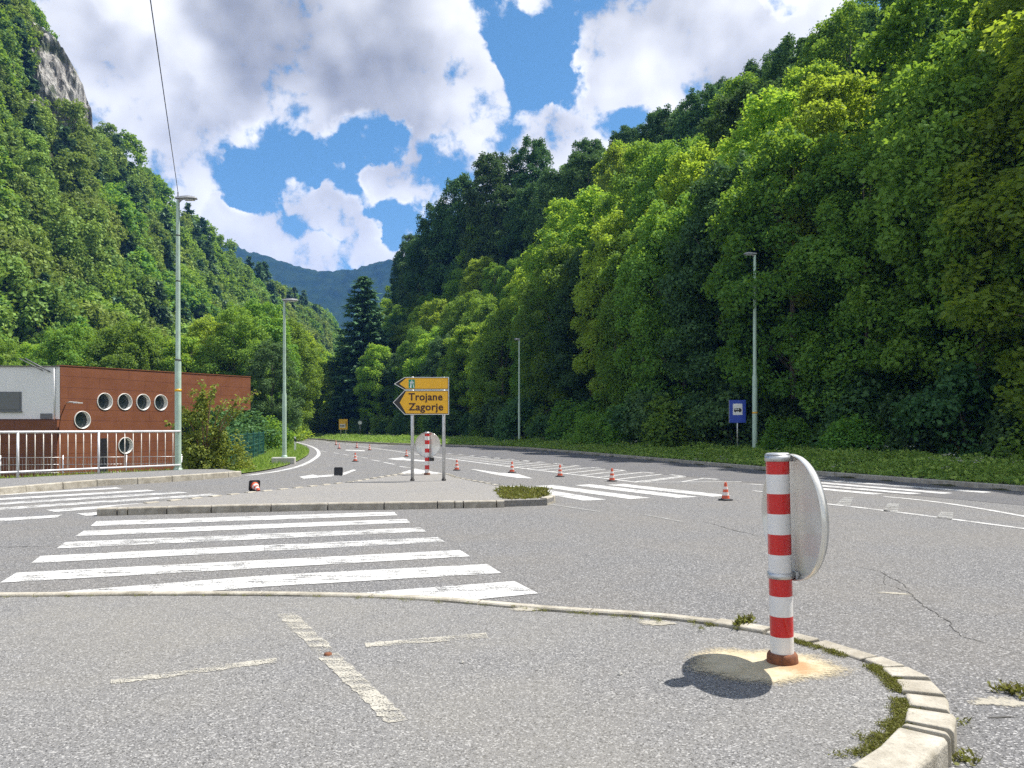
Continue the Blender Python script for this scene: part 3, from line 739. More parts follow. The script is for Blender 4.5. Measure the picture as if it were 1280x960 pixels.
i1 = min(range(len(nose)), key=lambda i: math.hypot(nose[i][0]-2.29, nose[i][1]-4.35))
i2 = min(range(len(nose)), key=lambda i: math.hypot(nose[i][0]-1.93, nose[i][1]-3.33))
mb = MB()
kerb_run(mb, nose[:i0+1][::-1], 0.10, -0.03, lambda x, y: hp(x)+0.004, [1.0], 0.012, 0.003, rr)
structure('near_kerb', mb, 'kerb', True)
mb = MB()
kerb_run(mb, nose[i0:i1+1], -0.15, -0.03, lambda x, y: hp(x)+0.010, [.42, .36], 0.035, 0.010, rr)
kerb_run(mb, nose[i1:i2+1], -0.19, -0.03, lambda x, y: hp(x)+0.022, [.24, .27, .25, .27], 0.06, 0.020, rr)
kerb_run(mb, nose[i2:], -0.20, -0.03, lambda x, y: hp(x)+0.028, [.6, .8], 0.03, 0.008, rr)
o = structure('nose_kerb', mb, 'kerb', True); bevelled(o, 0.013, 2)
# ---- old marks, patches and cracks on the near pavement
def GP(px, py):
    h = 0.05
    for _ in range(4): p = G(px, py, h); h = hp(*p)
    return p[0], p[1], h+0.0005
def onpave(mb, pts, lift=0.0, n=10):
    P = [GP(*p) for p in pts]; n = 60
    o = len(mb.v); (a, b, c, d) = P[:4]; jr = random.Random(len(mb.v))
    for i in range(n+1):
        t = i/n
        for u, v in ((a, b), (d, c)):
            x, y = u[0]+(v[0]-u[0])*t+jr.uniform(-.012, .012), u[1]+(v[1]-u[1])*t+jr.uniform(-.012, .012); mb.v.append((x, y, hp(x, y)-0.004+lift))
    for i in range(n): mb.f.append((o+2*i, o+2*i+1, o+2*i+3, o+2*i+2)); mb.mi.append(0); mb.sm.append(False)
    return mb
mb = MB()
onpave(mb, [(345, 767), (484, 903), (512, 899), (368, 765)]); onpave(mb, [(138, 855), (346, 827), (344, 821), (138, 849)])
onpave(mb, [(455, 808), (612, 796.5), (608, 790), (455, 803)])
structure('faint_old_marking', mb, 'faint', True)

def patch_material():
    t = NT('stained_concrete')
    n = t.noise(7, 6, 0.7); g = t.noise(70, 3, 0.7)
    c = t.mix(t.mr(n, 0.3, 0.7), (0.40, 0.34, 0.22), (0.56, 0.49, 0.35))
    c = t.mix(t.mr(g, 0.5, 0.8, 0, 0.35), c, (0.30, 0.26, 0.18))
    vm = t.N.new('ShaderNodeVectorMath'); vm.operation = 'DISTANCE'; t.L.new(t.tc.outputs['Object'], vm.inputs[0]); vm.inputs[1].default_value = (1.66, 4.42, 0.1)
    d = t.math('ADD', vm.outputs['Value'], t.math('MULTIPLY', t.math('SUBTRACT', n, 0.5), 0.25))
    c = t.mix(t.mr(d, 0.03, 0.17, 0.6, 0.0), c, (0.36, 0.15, 0.05))
    at = t.N.new('ShaderNodeAttribute'); at.attribute_name = 'rim'
    e = t.math('ADD', at.outputs['Fac'], t.math('MULTIPLY', t.math('SUBTRACT', t.noise(55, 6, 0.8, None), 0.5), 1.0))
    return t.bsdf(c, 0.9, 0, t.bump(g, 0.5, 0.006), spec=0.2, alpha=t.mr(e, 0.62, 1.0, 1.0, 0.0))
MAT['patch'] = patch_material()
def mortar_material():
    t = NT('crumbled_mortar'); g = t.noise(70, 3, 0.7)
    c = t.mix(t.mr(g, 0.4, 0.7), (0.42, 0.39, 0.32), (0.26, 0.25, 0.22))
    at = t.N.new('ShaderNodeAttribute'); at.attribute_name = 'rim'
    e = t.math('ADD', at.outputs['Fac'], t.math('MULTIPLY', t.math('SUBTRACT', t.noise(30, 5, 0.75), 0.5), 1.6))
    return t.bsdf(c, 0.9, 0, t.bump(g, 0.5, 0.006), spec=0.2, alpha=t.mr(e, 0.5, 0.85, 0.9, 0.0))
MAT['mortar'] = mortar_material()
def blob_sheet(name, cx, cy, rx, ry, rot, lift, mat, seed, n=56, rough=0.16, z=None):
    r_ = random.Random(seed); ph = [r_.uniform(0, 6.28) for _ in range(6)]
    mb = MB(); ring = []
    for k in range(n):
        a = 2*math.pi*k/n
        q = 1+rough*(math.sin(2*a+ph[0])*.5+math.sin(3*a+ph[1])*.45+math.sin(5*a+ph[2])*.3+math.sin(9*a+ph[3])*.22+math.sin(17*a+ph[4])*.16+r_.uniform(-.22, .22))
        x, y = rx*q*math.cos(a), ry*q*math.sin(a)
        ring.append((cx+x*math.cos(rot)-y*math.sin(rot), cy+x*math.sin(rot)+y*math.cos(rot)))
    zz = (lambda x, y: hp(x, y)-0.008+lift) if z is None else (lambda x, y: z)
    mb.v.append((cx, cy, zz(cx, cy)))
    for f_ in (0.33, 0.66, 1.0): mb.v += [(cx+(x-cx)*f_, cy+(y-cy)*f_, zz(cx+(x-cx)*f_, cy+(y-cy)*f_)) for x, y in ring]
    for k in range(n):
        j = (k+1) % n; mb.f.append((0, 1+k, 1+j)); mb.mi.append(0); mb.sm.append(True)
        for l in range(2): mb.f.append((1+l*n+k, 1+(l+1)*n+k, 1+(l+1)*n+j, 1+l*n+j)); mb.mi.append(0); mb.sm.append(True)
    o_ = structure(name, mb, mat, True)
    at = o_.data.attributes.new('rim', 'FLOAT', 'POINT'); at.data.foreach_set('value', [0.0]+[.33]*n+[.66]*n+[1.0]*n)
    return o_
POST = (1.61, 4.52)
blob_sheet('concrete_patch', 1.47, 4.48, 0.46, 0.38, -0.30, 0.006, 'patch', 4, n=140, rough=0.13)
blob_sheet('kerb_mortar_patch', 1.05, 5.52, 0.17, 0.10, -0.4, 0.005, 'mortar', 8)
blob_sheet('kerb_mortar_patch', 0.10, 6.13, 0.16, 0.09, -0.1, 0.005, 'mortar', 9)
def crack(name, pts, w, z, seed, mat='crack', hfun=None):
    r_ = random.Random(seed); line = smooth_line([G(*p) for p in pts], 1); L0 = length(line); n = int(L0/0.045)
    a = []; b = []; wob = 0
    for i in range(n+1):
        q = along(line, L0*i/n); q2 = along(line, min(L0, L0*i/n+.02)); wob = wob*.8+r_.uniform(-.02, .02)
        dx, dy = q2[0]-q[0], q2[1]-q[1]; d = math.hypot(dx, dy) or 1
        ww = w*(0.25+r_.random())*math.sin(math.pi*min(1, max(0.06, i/n)))**.5
        x, y = q[0]-dy/d*wob, q[1]+dx/d*wob
        a.append((x-dy/d*ww, y+dx/d*ww)); b.append((x+dy/d*ww, y-dx/d*ww))
    mb = MB(); mb.v = [(p[0], p[1], z) for p in a]+[(p[0], p[1], z) for p in b]
    for i in range(n): mb.f.append((n+1+i, n+2+i, i+1, i)); mb.mi.append(0); mb.sm.append(False)
    return structure(name, mb, mat, True)
crack('road_crack', [(1106, 714), (1104, 728), (1128, 738), (1142, 747), (1172, 770), (1200, 795), (1240, 806), (1300, 822)], 0.006, 0.004, 1)
crack('road_crack', [(1060, 706), (1085, 712), (1106, 716), (1135, 738)], 0.006, 0.004, 2)
crack('road_crack', [(880, 652), (905, 660), (935, 668), (955, 672)], 0.009, 0.004, 3)
crack('road_crack', [(-20, 684), (30, 683.6), (68, 683)], 0.012, 0.004, 4)
crack('road_crack', [(1235, 898), (1255, 899), (1275, 897)], 0.008, 0.004, 5)
blob_sheet('road_patch', *G(1250, 878), 0.20, 0.10, 0.1, 0, 'mortar', 12, z=0.004, rough=0.3)
blob_sheet('road_patch', *G(1120, 742), 0.16, 0.06, -.3, 0, 'mortar', 13, z=0.003, rough=0.3)

# small rusty manhole-like stud in the old marking
x, y, z = GP(410, 817)
mb = MB().lathe([(0, .010), (.014, .009), (.024, .006), (.027, -.01)], 16)
mb.build('survey_stud', 'rust', None, True, loc=(x, y, z-0.002), label='small rusty stud in the middle of the faded marking on the pavement', cat='stud')

# ------------------------------------------------------------------ striped posts with round signs
def striped_post(name, label, loc, hd, n_front, off, box=False, group=None, lean=0.0):
    """post with red and white bands carrying a round sign; n_front = direction its face looks"""
    t = thing(name, label, 'traffic sign', loc, 0, group)
    r, H = 0.067, 1.245
    z0, seg = 0.055, 0.132
    bands = 9
    hts = [0.05, 0.16, 0.28, 0.40, 0.505, 0.645, 0.765, 0.886, 1.005, 1.12, 1.197, 1.233]
    pm = MB()
    for i in range(11): pm.lathe([(r, hts[i]), (r, hts[i+1])], 40, m=((0, 1, 0, 1, 0, 1, 0, 1, 0, 1, 0)[i]))
    pm.lathe([(r+.0005, 1.233), (r+.004, 1.235), (r+.004, 1.238), (r-.006, H), (0, H)], 40, m=3)
    pm.build('post', ['postwhite', 'postred', 'postwhite', 'galv'], t)
    cb = MB().lathe([(r+.022, -0.03), (r+.024, .0), (r+.020, .045), (r+.012, .058), (r, .06)], 36)
    cb.build('base_collar', 'rust', t)
    ang = math.atan2(n_front[1], n_front[0])
    for zc in (1.214, 0.52):
        k = MB().lathe([(r+.001, zc-.017), (r+.006, zc-.017), (r+.006, zc+.017), (r+.001, zc+.017)], 40)
        c = k.build('clamp', 'galv', t)
        b = MB().box(r*0.9, off-.012, -.028, .028, zc-.015, zc+.015).box(r+.005, r+.02, -.05, .05, zc-.02, zc+.02)
        bo = b.build('bracket', 'galv', c); bo.rotation_euler = (0, 0, ang)
        for sy in (-.036, .036):
            q = MB().tube([(r+.02, sy, zc), (r+.034, sy, zc)], .009, 6); q.build('bolt', 'galv', c).rotation_euler = (0, 0, ang)
    D = 0.375; zc = 0.862
    dm = MB()                                        # local +X is the face direction
    dm.lathe([(0, off), (D-.03, off), (D-.006, off-.004), (D, off-.018), (D, off-.05), (D-.006, off-.05), (D-.008, off-.02), (D-.03, off-.008), (0, off-.008)], 72, axis='x', org=(0, 0, zc), mats=[1, 1, 2, 0, 0, 0, 0, 0])
    d = dm.build('sign_disc', ['signback', 'blue', 'galv'], t); d.rotation_euler = (0, 0, ang)
    # white keep-left arrow on its face
    a_ = MB(); s = 0.25
    pts = [(-.05, .24), (.05, .24), (.05, -.02), (.16, .09), (.16, -.05), (0, -.24), (-.16, -.05), (-.16, .09), (-.05, -.02)]
    c45, s45 = math.cos(R(-40)), math.sin(R(-40))
    pts = [(p[0]*c45-p[1]*s45, p[0]*s45+p[1]*c45) for p in pts]
    a_.plate(pts, -.002, 0.0)
    ar = a_.build('arrow', 'signwhite', d); ar.location = (off+.0025, 0, zc); ar.rotation_euler = (0, 0, R(90))
    if box:
        MB().box(.075, .20, -.05, .05, .40, .50).build('counter_box', 'black', t)
    t.rotation_euler = (0, R(lean), 0)
    return t
MAT['postwhite'] = paint('post_white', (0.76, 0.75, 0.74), 0.22, 0, 0.03, 5, coat=0.4, dirt=(0.66, 0.64, 0.60))
MAT['postred'] = paint('post_red', (0.56, 0.012, 0.012), 0.2, 0, 0.06, 5, coat=0.4)
az = R(6.5)
striped_post('roundel_post', 'near red and white striped post with a round sign back, standing in a concrete patch', (POST[0], POST[1], hp(*POST)-0.006), 0.375, (math.cos(az), math.sin(az)), 0.115, lean=-1.4)
striped_post('roundel_post', 'far red and white striped post with grey disc between the yellow sign legs', (-2.46, 22.0, ISL), 0.375, (0.09, 1), 0.115, box=True)

# ------------------------------------------------------------------ direction sign
def text_mesh(txt, size, bold=0.0, sx=1.0):
    cu = bpy.data.curves.new('text', 'FONT'); cu.body = txt; cu.size = size; cu.offset = bold; cu.extrude = 0.0015; cu.space_character = 1.06
    o = bpy.data.objects.new('text', cu); C.objects.link(o)
    dg = bpy.context.evaluated_depsgraph_get(); dg.update()
    me = bpy.data.meshes.new_from_object(o.evaluated_get(dg)); bpy.data.objects.remove(o)
    for v in me.vertices: v.co.x *= sx
    return me
SG = 19.4/F
SX, SY_ = (538-640)*SG, 19.45
t = thing('direction_sign', 'yellow direction sign with two arrow panels reading Trojane and Zagorje on the traffic island', 'road sign', (SX, SY_, ISL), R(-1.0))
def sx(px): return (px-538)*SG
def sz(py): return CAMH-ISL+(HZ-py)*SG
for px, dy in ((514.5, 0.0), (553.8, 0.06)):
    p = MB().tube([(0, 0, -.03), (0, 0, sz(470.8))], .043, 16); o = p.build('sign_leg', 'galv', t); o.location = (sx(px), 0.075+dy, 0)
    c = MB().lathe([(.055, -.02), (.058, .03), (.05, .05), (.044, .052)], 16); q = c.build('leg_base', 'black', o)
    for zz in (sz(476), sz(484), sz(494), sz(512)):
        MB().box(-.06, .06, -.052, -.042, zz-.02, zz+.02).build('clamp', 'galv', o)
def shrink(pts, d):
    n = len(pts); out = []
    area = sum(pts[i][0]*pts[(i+1) % n][1]-pts[(i+1) % n][0]*pts[i][1] for i in range(n)); sg = 1 if area > 0 else -1
    for i in range(n):
        a = Vector(pts[i-1]); b = Vector(pts[i]); c = Vector(pts[(i+1) % n])
        e1 = (b-a).normalized(); e2 = (c-b).normalized(); n1 = Vector((-e1.y, e1.x))*sg; n2 = Vector((-e2.y, e2.x))*sg
        k = d/(1+n1.dot(n2)); q = b+(n1+n2)*k; out.append((q.x, q.y))
    return out
def arrow_panel(tipx, tipy, lx, ty, by, rx, inset_tip):
    out = [(sx(tipx), sz(tipy)), (sx(lx), sz(by)), (sx(rx), sz(by)), (sx(rx), sz(ty)), (sx(lx), sz(ty))]
    p = MB().plate(out, 0, .022, 0, 1); o = p.build('arrow_panel', ['signwhite', 'greysignback'], t)
    blk = shrink(out, .014); MB().plate(blk, -.002, .001).build('black_border', 'black', o)
    yel = shrink(out, .030); f = yel[0]
    yel[0] = (sx(inset_tip), f[1]); yel[1] = (sx(lx+1.9), yel[1][1]); yel[4] = (sx(lx+1.9), yel[4][1])
    MB().plate(yel, -.004, 0).build('yellow_field', 'yellow', o)
    return o
up_p = arrow_panel(492.0, 479.7, 505.2, 471.2, 487.2, 561, 498.9)
lo_p = arrow_panel(490.6, 503.0, 505.2, 487.7, 518.2, 561, 499.2)
mb = MB().plate([(sx(510.4), sz(474.1)), (sx(518.2), sz(474.1)), (sx(518.2), sz(485.2)), (sx(510.4), sz(485.2))], -.006, -.003)
mw = mb.build('motorway_symbol', 'green', up_p)
mb = MB()
for a in (((512.0, 484.6), (513.7, 475.2), (514.15, 475.2), (513.9, 484.6)), ((516.6, 484.6), (514.45, 475.2), (514.9, 475.2), (517.6, 484.6)), ((512.3, 477.2), (516.4, 477.2), (517.2, 478.4), (511.6, 478.4))):
    pts = [(sx(x), sz(y)) for x, y in a]; mb.plate(pts[::-1], -.008, -.005)
mb.build('motorway_lines', 'signwhite', up_p)
for txt, x0, y0, x1 in (('Trojane', 510.3, 500.2, 553.0), ('Zagorje', 510.2, 512.8, 553.8)):
    me = text_mesh(txt, 0.26, 0.0065); xs = [v.co.x for v in me.vertices]; k = (sx(x1)-sx(x0))/(max(xs)-min(xs)); mn = min(xs)
    for v in me.vertices: v.co.x = (v.co.x-mn)*k
    me.materials.append(MAT['brownblack'])
    o = link('place_name', me, lo_p); o.location = (sx(x0), -.0065, sz(y0)); o.rotation_euler = (R(90), 0, 0)

# ------------------------------------------------------------------ bus stop sign, far signs, delineator
BX, BY = G(922, 571.5, 0.1)
t = thing('bus_stop_sign', 'blue bus stop sign with white bus pictogram on a thin post, right verge', 'road sign', (BX, BY, 0.1), R(-6))
k = BY/F
MB().tube([(0, .045, -.1), (0, .045, 2.6)], .030, 12).build('post', 'galv', t)
w, zb, zt = .38, CAMH-.1+(HZ-528.5)*k, CAMH-.1+(HZ-500)*k
pnl = bevelled(MB().box(-w, w, 0, .025, zb, zt).build('panel', 'blue', t), .008, 2)
MB().box(-w-.012, -w-.002, -.006, .028, zb-.005, zt+.005).build('edge_trim', 'galv', pnl)
zq = zt-.17
MB().box(-.215, .215, -.004, 0, zq-.53, zq).build('white_field', 'signwhite', pnl)
mb = MB()
bus = [(-.17, -.36), (-.17, -.28), (-.15, -.23), (.12, -.21), (.16, -.25), (.18, -.29), (.18, -.36)]
mb.plate([(x, zq+z) for x, z in bus[::-1]], -.008, -.005)
for cx in (-.10, .11): mb.plate([(cx+.036*math.cos(a*math.pi/6), zq-.37+.036*math.sin(a*math.pi/6)) for a in range(12)], -.009, -.006)
mb.build('bus_pictogram', 'black', pnl)
mb = MB()
for x0 in (-.14, -.065, .01): mb.plate([(x0, zq-.29), (x0+.055, zq-.29), (x0+.055, zq-.25), (x0, zq-.25)], -.011, -.008)
mb.build('bus_window', 'signwhite', pnl)
for zz in (zb+.2, zt-.2): MB().box(-.05, .05, .025, .085, zz-.02, zz+.02).build('clamp', 'galv', t)

yx, yy = G(429, 549.5, .1)
t = thing('yellow_board_sign', 'square yellow information board on two legs at the far bend', 'road sign', (yx, yy, .1), R(6))
k = yy/F; zb, zt = CAMH+(HZ-538)*k, CAMH+(HZ-525)*k
for x0 in (-.28, .28): MB().tube([(x0, .06, -.1), (x0, .06, zt-.05)], .035, 10).build('leg', 'galv', t)
p = MB().box(-.48, .48, 0, .03, zb, zt).build('panel', 'yellow', t)
MB().box(-.38, .24, -.004, 0, zb+.20, zt-.55).build('pale_field', 'conewhite', p)
MB().box(-.38, .16, -.008, -.004, zb+.36, zb+.46).box(.29, .36, -.008, -.001, zb+.4, zt-.3).build('dark_drawing', 'black', p)

rx_, ry_ = G(450, 549, .1)
t = thing('round_road_sign', 'small round white road sign on a thin post against the dark trees at the bend', 'road sign', (rx_, ry_, .1), R(4))
k = ry_/F; zc = CAMH+(HZ-529.6)*k
MB().tube([(0, .05, -.1), (0, .05, zc+.2)], .03, 10).build('post', 'galv', t)
d = MB().lathe([(0, 0), (.26, 0), (.265, .01), (.265, .03), (0, .03)], 32, axis='y', org=(0, 0, zc)).build('disc', 'greysignback', t)
MB().lathe([(0, -.003), (.19, -.003)], 32, axis='y', org=(0, 0, zc)).build('face', 'signwhite', d)

dx_, dy_ = G(339.5, 549.2)
t = thing('dark_sign_board', 'dark grey back of a tall sign board on two pale legs beyond the lawn', 'road sign', (dx_, dy_, 0), R(-10))
k = dy_/F; z1 = CAMH+(HZ-538)*k; z2 = CAMH+(HZ-520.3)*k
for x0 in (-.40, .40): MB().tube([(x0, .06, -.05), (x0, .06, z2-.1)], .04, 10).build('leg', 'galv', t)
p = MB().box(-.62, .62, 0, .04, z1, z2).build('panel', 'greysignback', t)
MB().box(-.62, -.40, -.012, -.002, z1+.2, z1+.95).build('pale_label', 'lens', p); MB().box(.20, .46, -.012, -.002, z1+.35, z1+.95).build('pale_label', 'lens', p)

ex, ey = G(369, 564.5)
t = thing('delineator_post', 'white plastic delineator post with a black band on the edge of the lawn', 'marker post', (ex, ey, 0), R(10))
MB().add([(-.06, -.05, -.05), (.06, -.05, -.05), (0, .06, -.05), (-.055, -.045, .95), (.055, -.045, .85), (0, .055, .9)], [(0, 1, 4, 3), (1, 2, 5, 4), (2, 0, 3, 5), (3, 4, 5), (0, 2, 1)]).build('post_body', 'signwhite', t)
MB().add([(-.064, -.054, .66), (.064, -.054, .58), (0, .066, .62), (-.062, -.052, .84), (.062, -.052, .76), (0, .063, .8)], [(0, 1, 4, 3), (1, 2, 5, 4), (2, 0, 3, 5), (3, 4, 5), (0, 2, 1)]).build('black_band', 'black', t)

# ------------------------------------------------------------------ traffic cones
def cone_parts(t):
    b = MB(); q = .115; pts = [(-q, -q*.8), (-q*.8, -q), (q*.8, -q), (q, -q*.8), (q, q*.8), (q*.8, q), (-q*.8, q), (-q, q*.8)]
    b.prism(pts, 0, .022); b.lathe([(.105, .022), (.095, .034), (.085, .036)], 24)
    base = b.build('cone_base', 'rubber', t)
    def rad(z): return .082-(z-.03)/.335*.060
    zs = [.03, .10, .165, .225, .28, .365]
    mb = MB()
    for i in range(5): mb.lathe([(rad(zs[i]), zs[i]), (rad(zs[i+1]), zs[i+1])], 24, m=i % 2)
    mb.lathe([(.022, .365), (.018, .368), (.016, .33)], 24, m=0)
    return base, mb.build('cone_body', ['orange', 'conewhite'], t)
CG = 'traffic cones set out along the lanes'
spots = [((907, 626), 'nearest upright traffic cone, beside the end of the right zebra crossing', 1.0),
         ((765, 602.3), 'upright traffic cone at the corner of the hatched bay by the zebra crossing', .98),
         ((700, 596.5), 'upright traffic cone in front of the hatched bay beyond the white straight arrow', .98),
         ((640, 591.5), 'upright traffic cone standing on the shaft of the straight white arrow', 1.0),
         ((571, 588.7), 'upright traffic cone just right of the yellow direction sign', 1.0),
         ((508, 571.5), 'upright traffic cone seen just left of the yellow sign, near the left-turn arrow', .95),
         ((444, 577.6), 'upright traffic cone by the dashed lane line beyond the lying black-based cone', 1.05),
         ((462, 563.5), 'small far traffic cone, rightmost of the four in the distant lane', 1.0),
         ((446, 560.6), 'small far traffic cone, second from the right of the four in the distant lane', 1.0),
         ((424, 561.6), 'small far traffic cone, nearest of the four in the distant lane', 1.0),
         ((420, 556.8), 'small far traffic cone, farthest of the four in the distant lane', 1.0)]
first = None; rc = random.Random(5)
for (px, py), lab, sc in spots:
    x, y = G(px, py-0.6)
    if first is None:
        first = thing('traffic_cone', lab, 'traffic cone', (x, y, 0.004), .3, CG); cparts = [(p, []) for p in cone_parts(first)]
    else:
        copy_thing(cparts, first, (x, y, 0.004), rc.uniform(0, 1.5), lab, CG, (sc, sc, sc))
for (px, py), lab, rz, s in (((316, 614), 'knocked over traffic cone lying near the island with its pale red tip towards us', R(200), 1.12), ((423, 594.8), 'knocked over traffic cone showing its black square base above the bent arrow', R(12), 1.15)):
    x, y = G(px, py)
    c = copy_thing(cparts, first, (x, y, 0.115*s+.010), 0, lab, CG, (s, s, s)); c.rotation_euler = (R(-103) if rz < 2 else R(104), 0, R(10) if rz < 2 else R(34))
    c.location.z = 0.115*s*0.98+.006
    if rz < 2: c.location.y += 0
    else: c.location.y += .1

# ------------------------------------------------------------------ street lamps
def lamp_post(label, px, py, top_py, arm, r0, r1, group, h0=0.0, two_step=True, bands=()):
    x, y = G(px, py, h0); k = y/F; H = CAMH+(HZ-top_py)*k-h0
    t = thing('street_lamp', label, 'street lamp', (x, y, h0), 0, group)
    mb = MB(); z1 = H*0.40
    prof = [(r0*1.02, -.15), (r0, .9), (r0*.98, z1), (r0*.74, z1+.12), (r0*.70, H*.70), (r1, H*.965), (r1*.9, H)] if two_step else [(r0, -.15), (r1, H)]
    mb.lathe(prof, 20); mb.lathe([(r0*.9*.9, H), (0, H+.01)], 20, m=0) if False else None
    mb.build('pole', 'lampgreen', t)
    for z, rr_ in bands:
        MB().lathe([(rr_, z-.02), (rr_+.008, z-.02), (rr_+.008, z+.02), (rr_, z+.02)], 20).build('band', 'wire', t)
    a = MB(); s = 1 if arm > 0 else -1; L0 = abs(arm)
    a.tube([(0, 0, H-.08), (s*.10, 0, H+.02), (s*L0*.4, 0, H+.07)], [r1*.8, r1*.75, r1*.7], 10)
    ao = a.build('arm', 'lamphead', t)
    hd = MB(); w = .13
    xs = [(-.08, .05, .035), (L0*.25, .10, .05), (L0*.6, .15, .055), (L0*.95, .12, .03), (L0, .05, .015)]
    o = len(hd.v)
    for u, ww, hh in xs: hd.v += [(s*u, -ww, H+.05-.02*u), (s*u, -ww*.6, H+.05+hh*1.4), (s*u, ww*.6, H+.05+hh*1.4), (s*u, ww, H+.05-.02*u), (s*u, 0, H+.04-hh*.5)]
    for i in range(len(xs)-1):
        for q in range(5): hd.f.append((i*5+q, i*5+(q+1) % 5, (i+1)*5+(q+1) % 5, (i+1)*5+q)); hd.mi.append(0); hd.sm.append(False)
    hd.f += [(0, 1, 2, 3, 4), tuple(20+q for q in (4, 3, 2, 1, 0))]; hd.mi += [0, 0]; hd.sm += [False]*2
    ho = hd.build('lamp_head', 'lamphead', t)
    MB().box(min(s*L0*.35, s*L0*.85), max(s*L0*.35, s*L0*.85), -.09, .09, H-.005, H+.012).build('lens', 'lens', ho)
    MB().lathe([(r0+.03, -.02), (r0+.03, .06), (r0+.004, .08)], 20).build('base_sleeve', 'lampgreen', t)
    return t, H
LG = 'pale green street lamps along the junction'
l1, H1 = lamp_post('tall pale green street lamp at the railing end with a cable on its top', 222.5, 588, 250, .60, .098, .055, LG, 0.13, True, ((6.0, .062), (3.5, .094), (7.45, .055)))
lx, ly = l1.location.x, l1.location.y
MB().lathe([(.097, 2.50), (.100, 2.50), (.100, 2.58), (.097, 2.58)], 20).build('yellow_sticker', 'yellow', l1)
MB().tube([(0, 0, H1-.1), (0, 0, H1+.25)], .02, 8).build('cable_mast', 'wire', l1)
l2, H2 = lamp_post('slim street lamp on a concrete block in the lawn left of the road', 355.5, 571.5, 377, .55, .085, .05, LG, 0.28)
l3, H3 = lamp_post('farthest street lamp, on the right verge before the dark trees behind the yellow sign', 649, 556.5, 425, -.40, .09, .055, LG, 0.1)
l4, H4 = lamp_post('tall street lamp in the right verge just right of the blue bus stop sign', 943.5, 572.5, 319, -.50, .115, .06, LG, 0.1)
MB().lathe([(.116, 2.02), (.119, 2.02), (.119, 2.09), (.116, 2.09)], 20).build('yellow_sticker', 'yellow', l4)
bx_, by_ = l2.location.x, l2.location.y
mb = MB().box(-.48, .42, -.30, .45, -.1, .27)
o = mb.build('lamp_foundation', 'concrete', None, True, loc=(bx_, by_, 0), rz=R(12), label='rectangular concrete block under the slim lamp in the lawn', cat='foundation block'); bevelled(o, .02, 2)

# overhead cable from the lamp head over our heads
mb = MB(); A = Vector((lx, ly, l1.location.z+H1+.24)); B = Vector((-5.85, 12.3, 8.42)); Dv = (B-A)
pts = [A+Dv*(i/16*3.4)+Vector((0, 0, -.25*math.sin(math.pi*i/16)*.3)) for i in range(17)]
mb.tube(pts, .009, 6); mb.build('overhead_cable', 'wire', None, True, label='thin black overhead cable rising from the top of the tall left lamp', cat='cable')

# ------------------------------------------------------------------ railing on the left
RP = [(-10.50, 23.95), (-11.95, 21.95), (-13.15, 20.2), (-14.35, 18.45), (-15.55, 16.7), (-16.75, 14.95), (-18.0, 13.2)]
t = thing('railing', 'silver grey steel railing with vertical bars along the left sidewalk', 'railing', (RP[0][0], RP[0][1], .15))
o0 = Vector((RP[0][0], RP[0][1], 0)); HR = 1.22; ZL = .16
def rel(p, z): return (p[0]-o0.x, p[1]-o0.y, z)
for i, p in enumerate(RP[1:]):
    MB().tube([rel(p, -.08), rel(p, HR)], .032, 14).build('post', 'railpaint', t)
end = (RP[0][0]+.02, RP[0][1]+.05)
line = [end]+RP[1:]
MB().tube([rel(p, HR) for p in line], .034, 12).build('top_rail', 'railpaint', t)
MB().tube([rel(p, ZL) for p in line], .028, 12).build('bottom_rail', 'railpaint', t)
for a, b in zip(line[:-1], line[1:]):
    n = 10
    for k in range(1, n):
        q = (a[0]+(b[0]-a[0])*k/n, a[1]+(b[1]-a[1])*k/n)
        MB().tube([rel(q, ZL), rel(q, HR)], .012, 8).build('baluster', 'barpaint', t)

# ------------------------------------------------------------------ green mesh fence by the lawn
FP = [(-10.0, 27.0), (-10.75, 30.0), (-11.5, 33.0), (-12.25, 36.0), (-13.0, 39.0), (-13.75, 42.0)]
t = thing('mesh_fence', 'dark green welded mesh fence between lawn and river bank', 'fence', (FP[0][0], FP[0][1], 0))
o1 = FP[0]
def relf(p, z): return (p[0]-o1[0], p[1]-o1[1], z)
for p in FP: MB().box(-.03, .03, -.03, .03, -.3, 1.28).build('post', 'greenfence', t).location = relf(p, 0)
for a, b in zip(FP[:-1], FP[1:]):
    mb = MB(); n = 15
    for k in range(n+1):
        q = (a[0]+(b[0]-a[0])*k/n, a[1]+(b[1]-a[1])*k/n); mb.tube([relf(q, 0.02), relf(q, 1.22)], .005, 4, cap=False)
    for zz in (.06, .26, .46, .66, .86, 1.06, 1.20): mb.tube([relf(a, zz), relf(b, zz)], .010 if zz not in (.06, .66, 1.20) else .018, 5)
    mb.build('mesh_panel', 'greenfence', t)
# low wire fence on the bank before the building
WP = [(-27.5, 36.5), (-24.8, 36.8), (-22.0, 37.2), (-19.2, 37.8), (-16.8, 38.6)]
t = thing('wire_fence', 'low grey wire fence on the bank in front of the red building', 'fence', (WP[0][0], WP[0][1], -1.63))
def relw(p, z): return (p[0]-WP[0][0], p[1]-WP[0][1], z)
for p in WP: MB().tube([relw(p, -.2), relw(p, 1.75)], .03, 8).build('post', 'galv', t)
for a, b in zip(WP[:-1], WP[1:]):
    mb = MB()
    for zz in (.1, .5, .9, 1.3, 1.65): mb.tube([relw(a, zz), relw(b, zz)], .012, 5)
    for k in range(1, 20):
        q = (a[0]+(b[0]-a[0])*k/20, a[1]+(b[1]-a[1])*k/20); mb.tube([relw(q, .05), relw(q, 1.66)], .006, 4, cap=False)
    mb.build('wire_panel', 'galv', t)

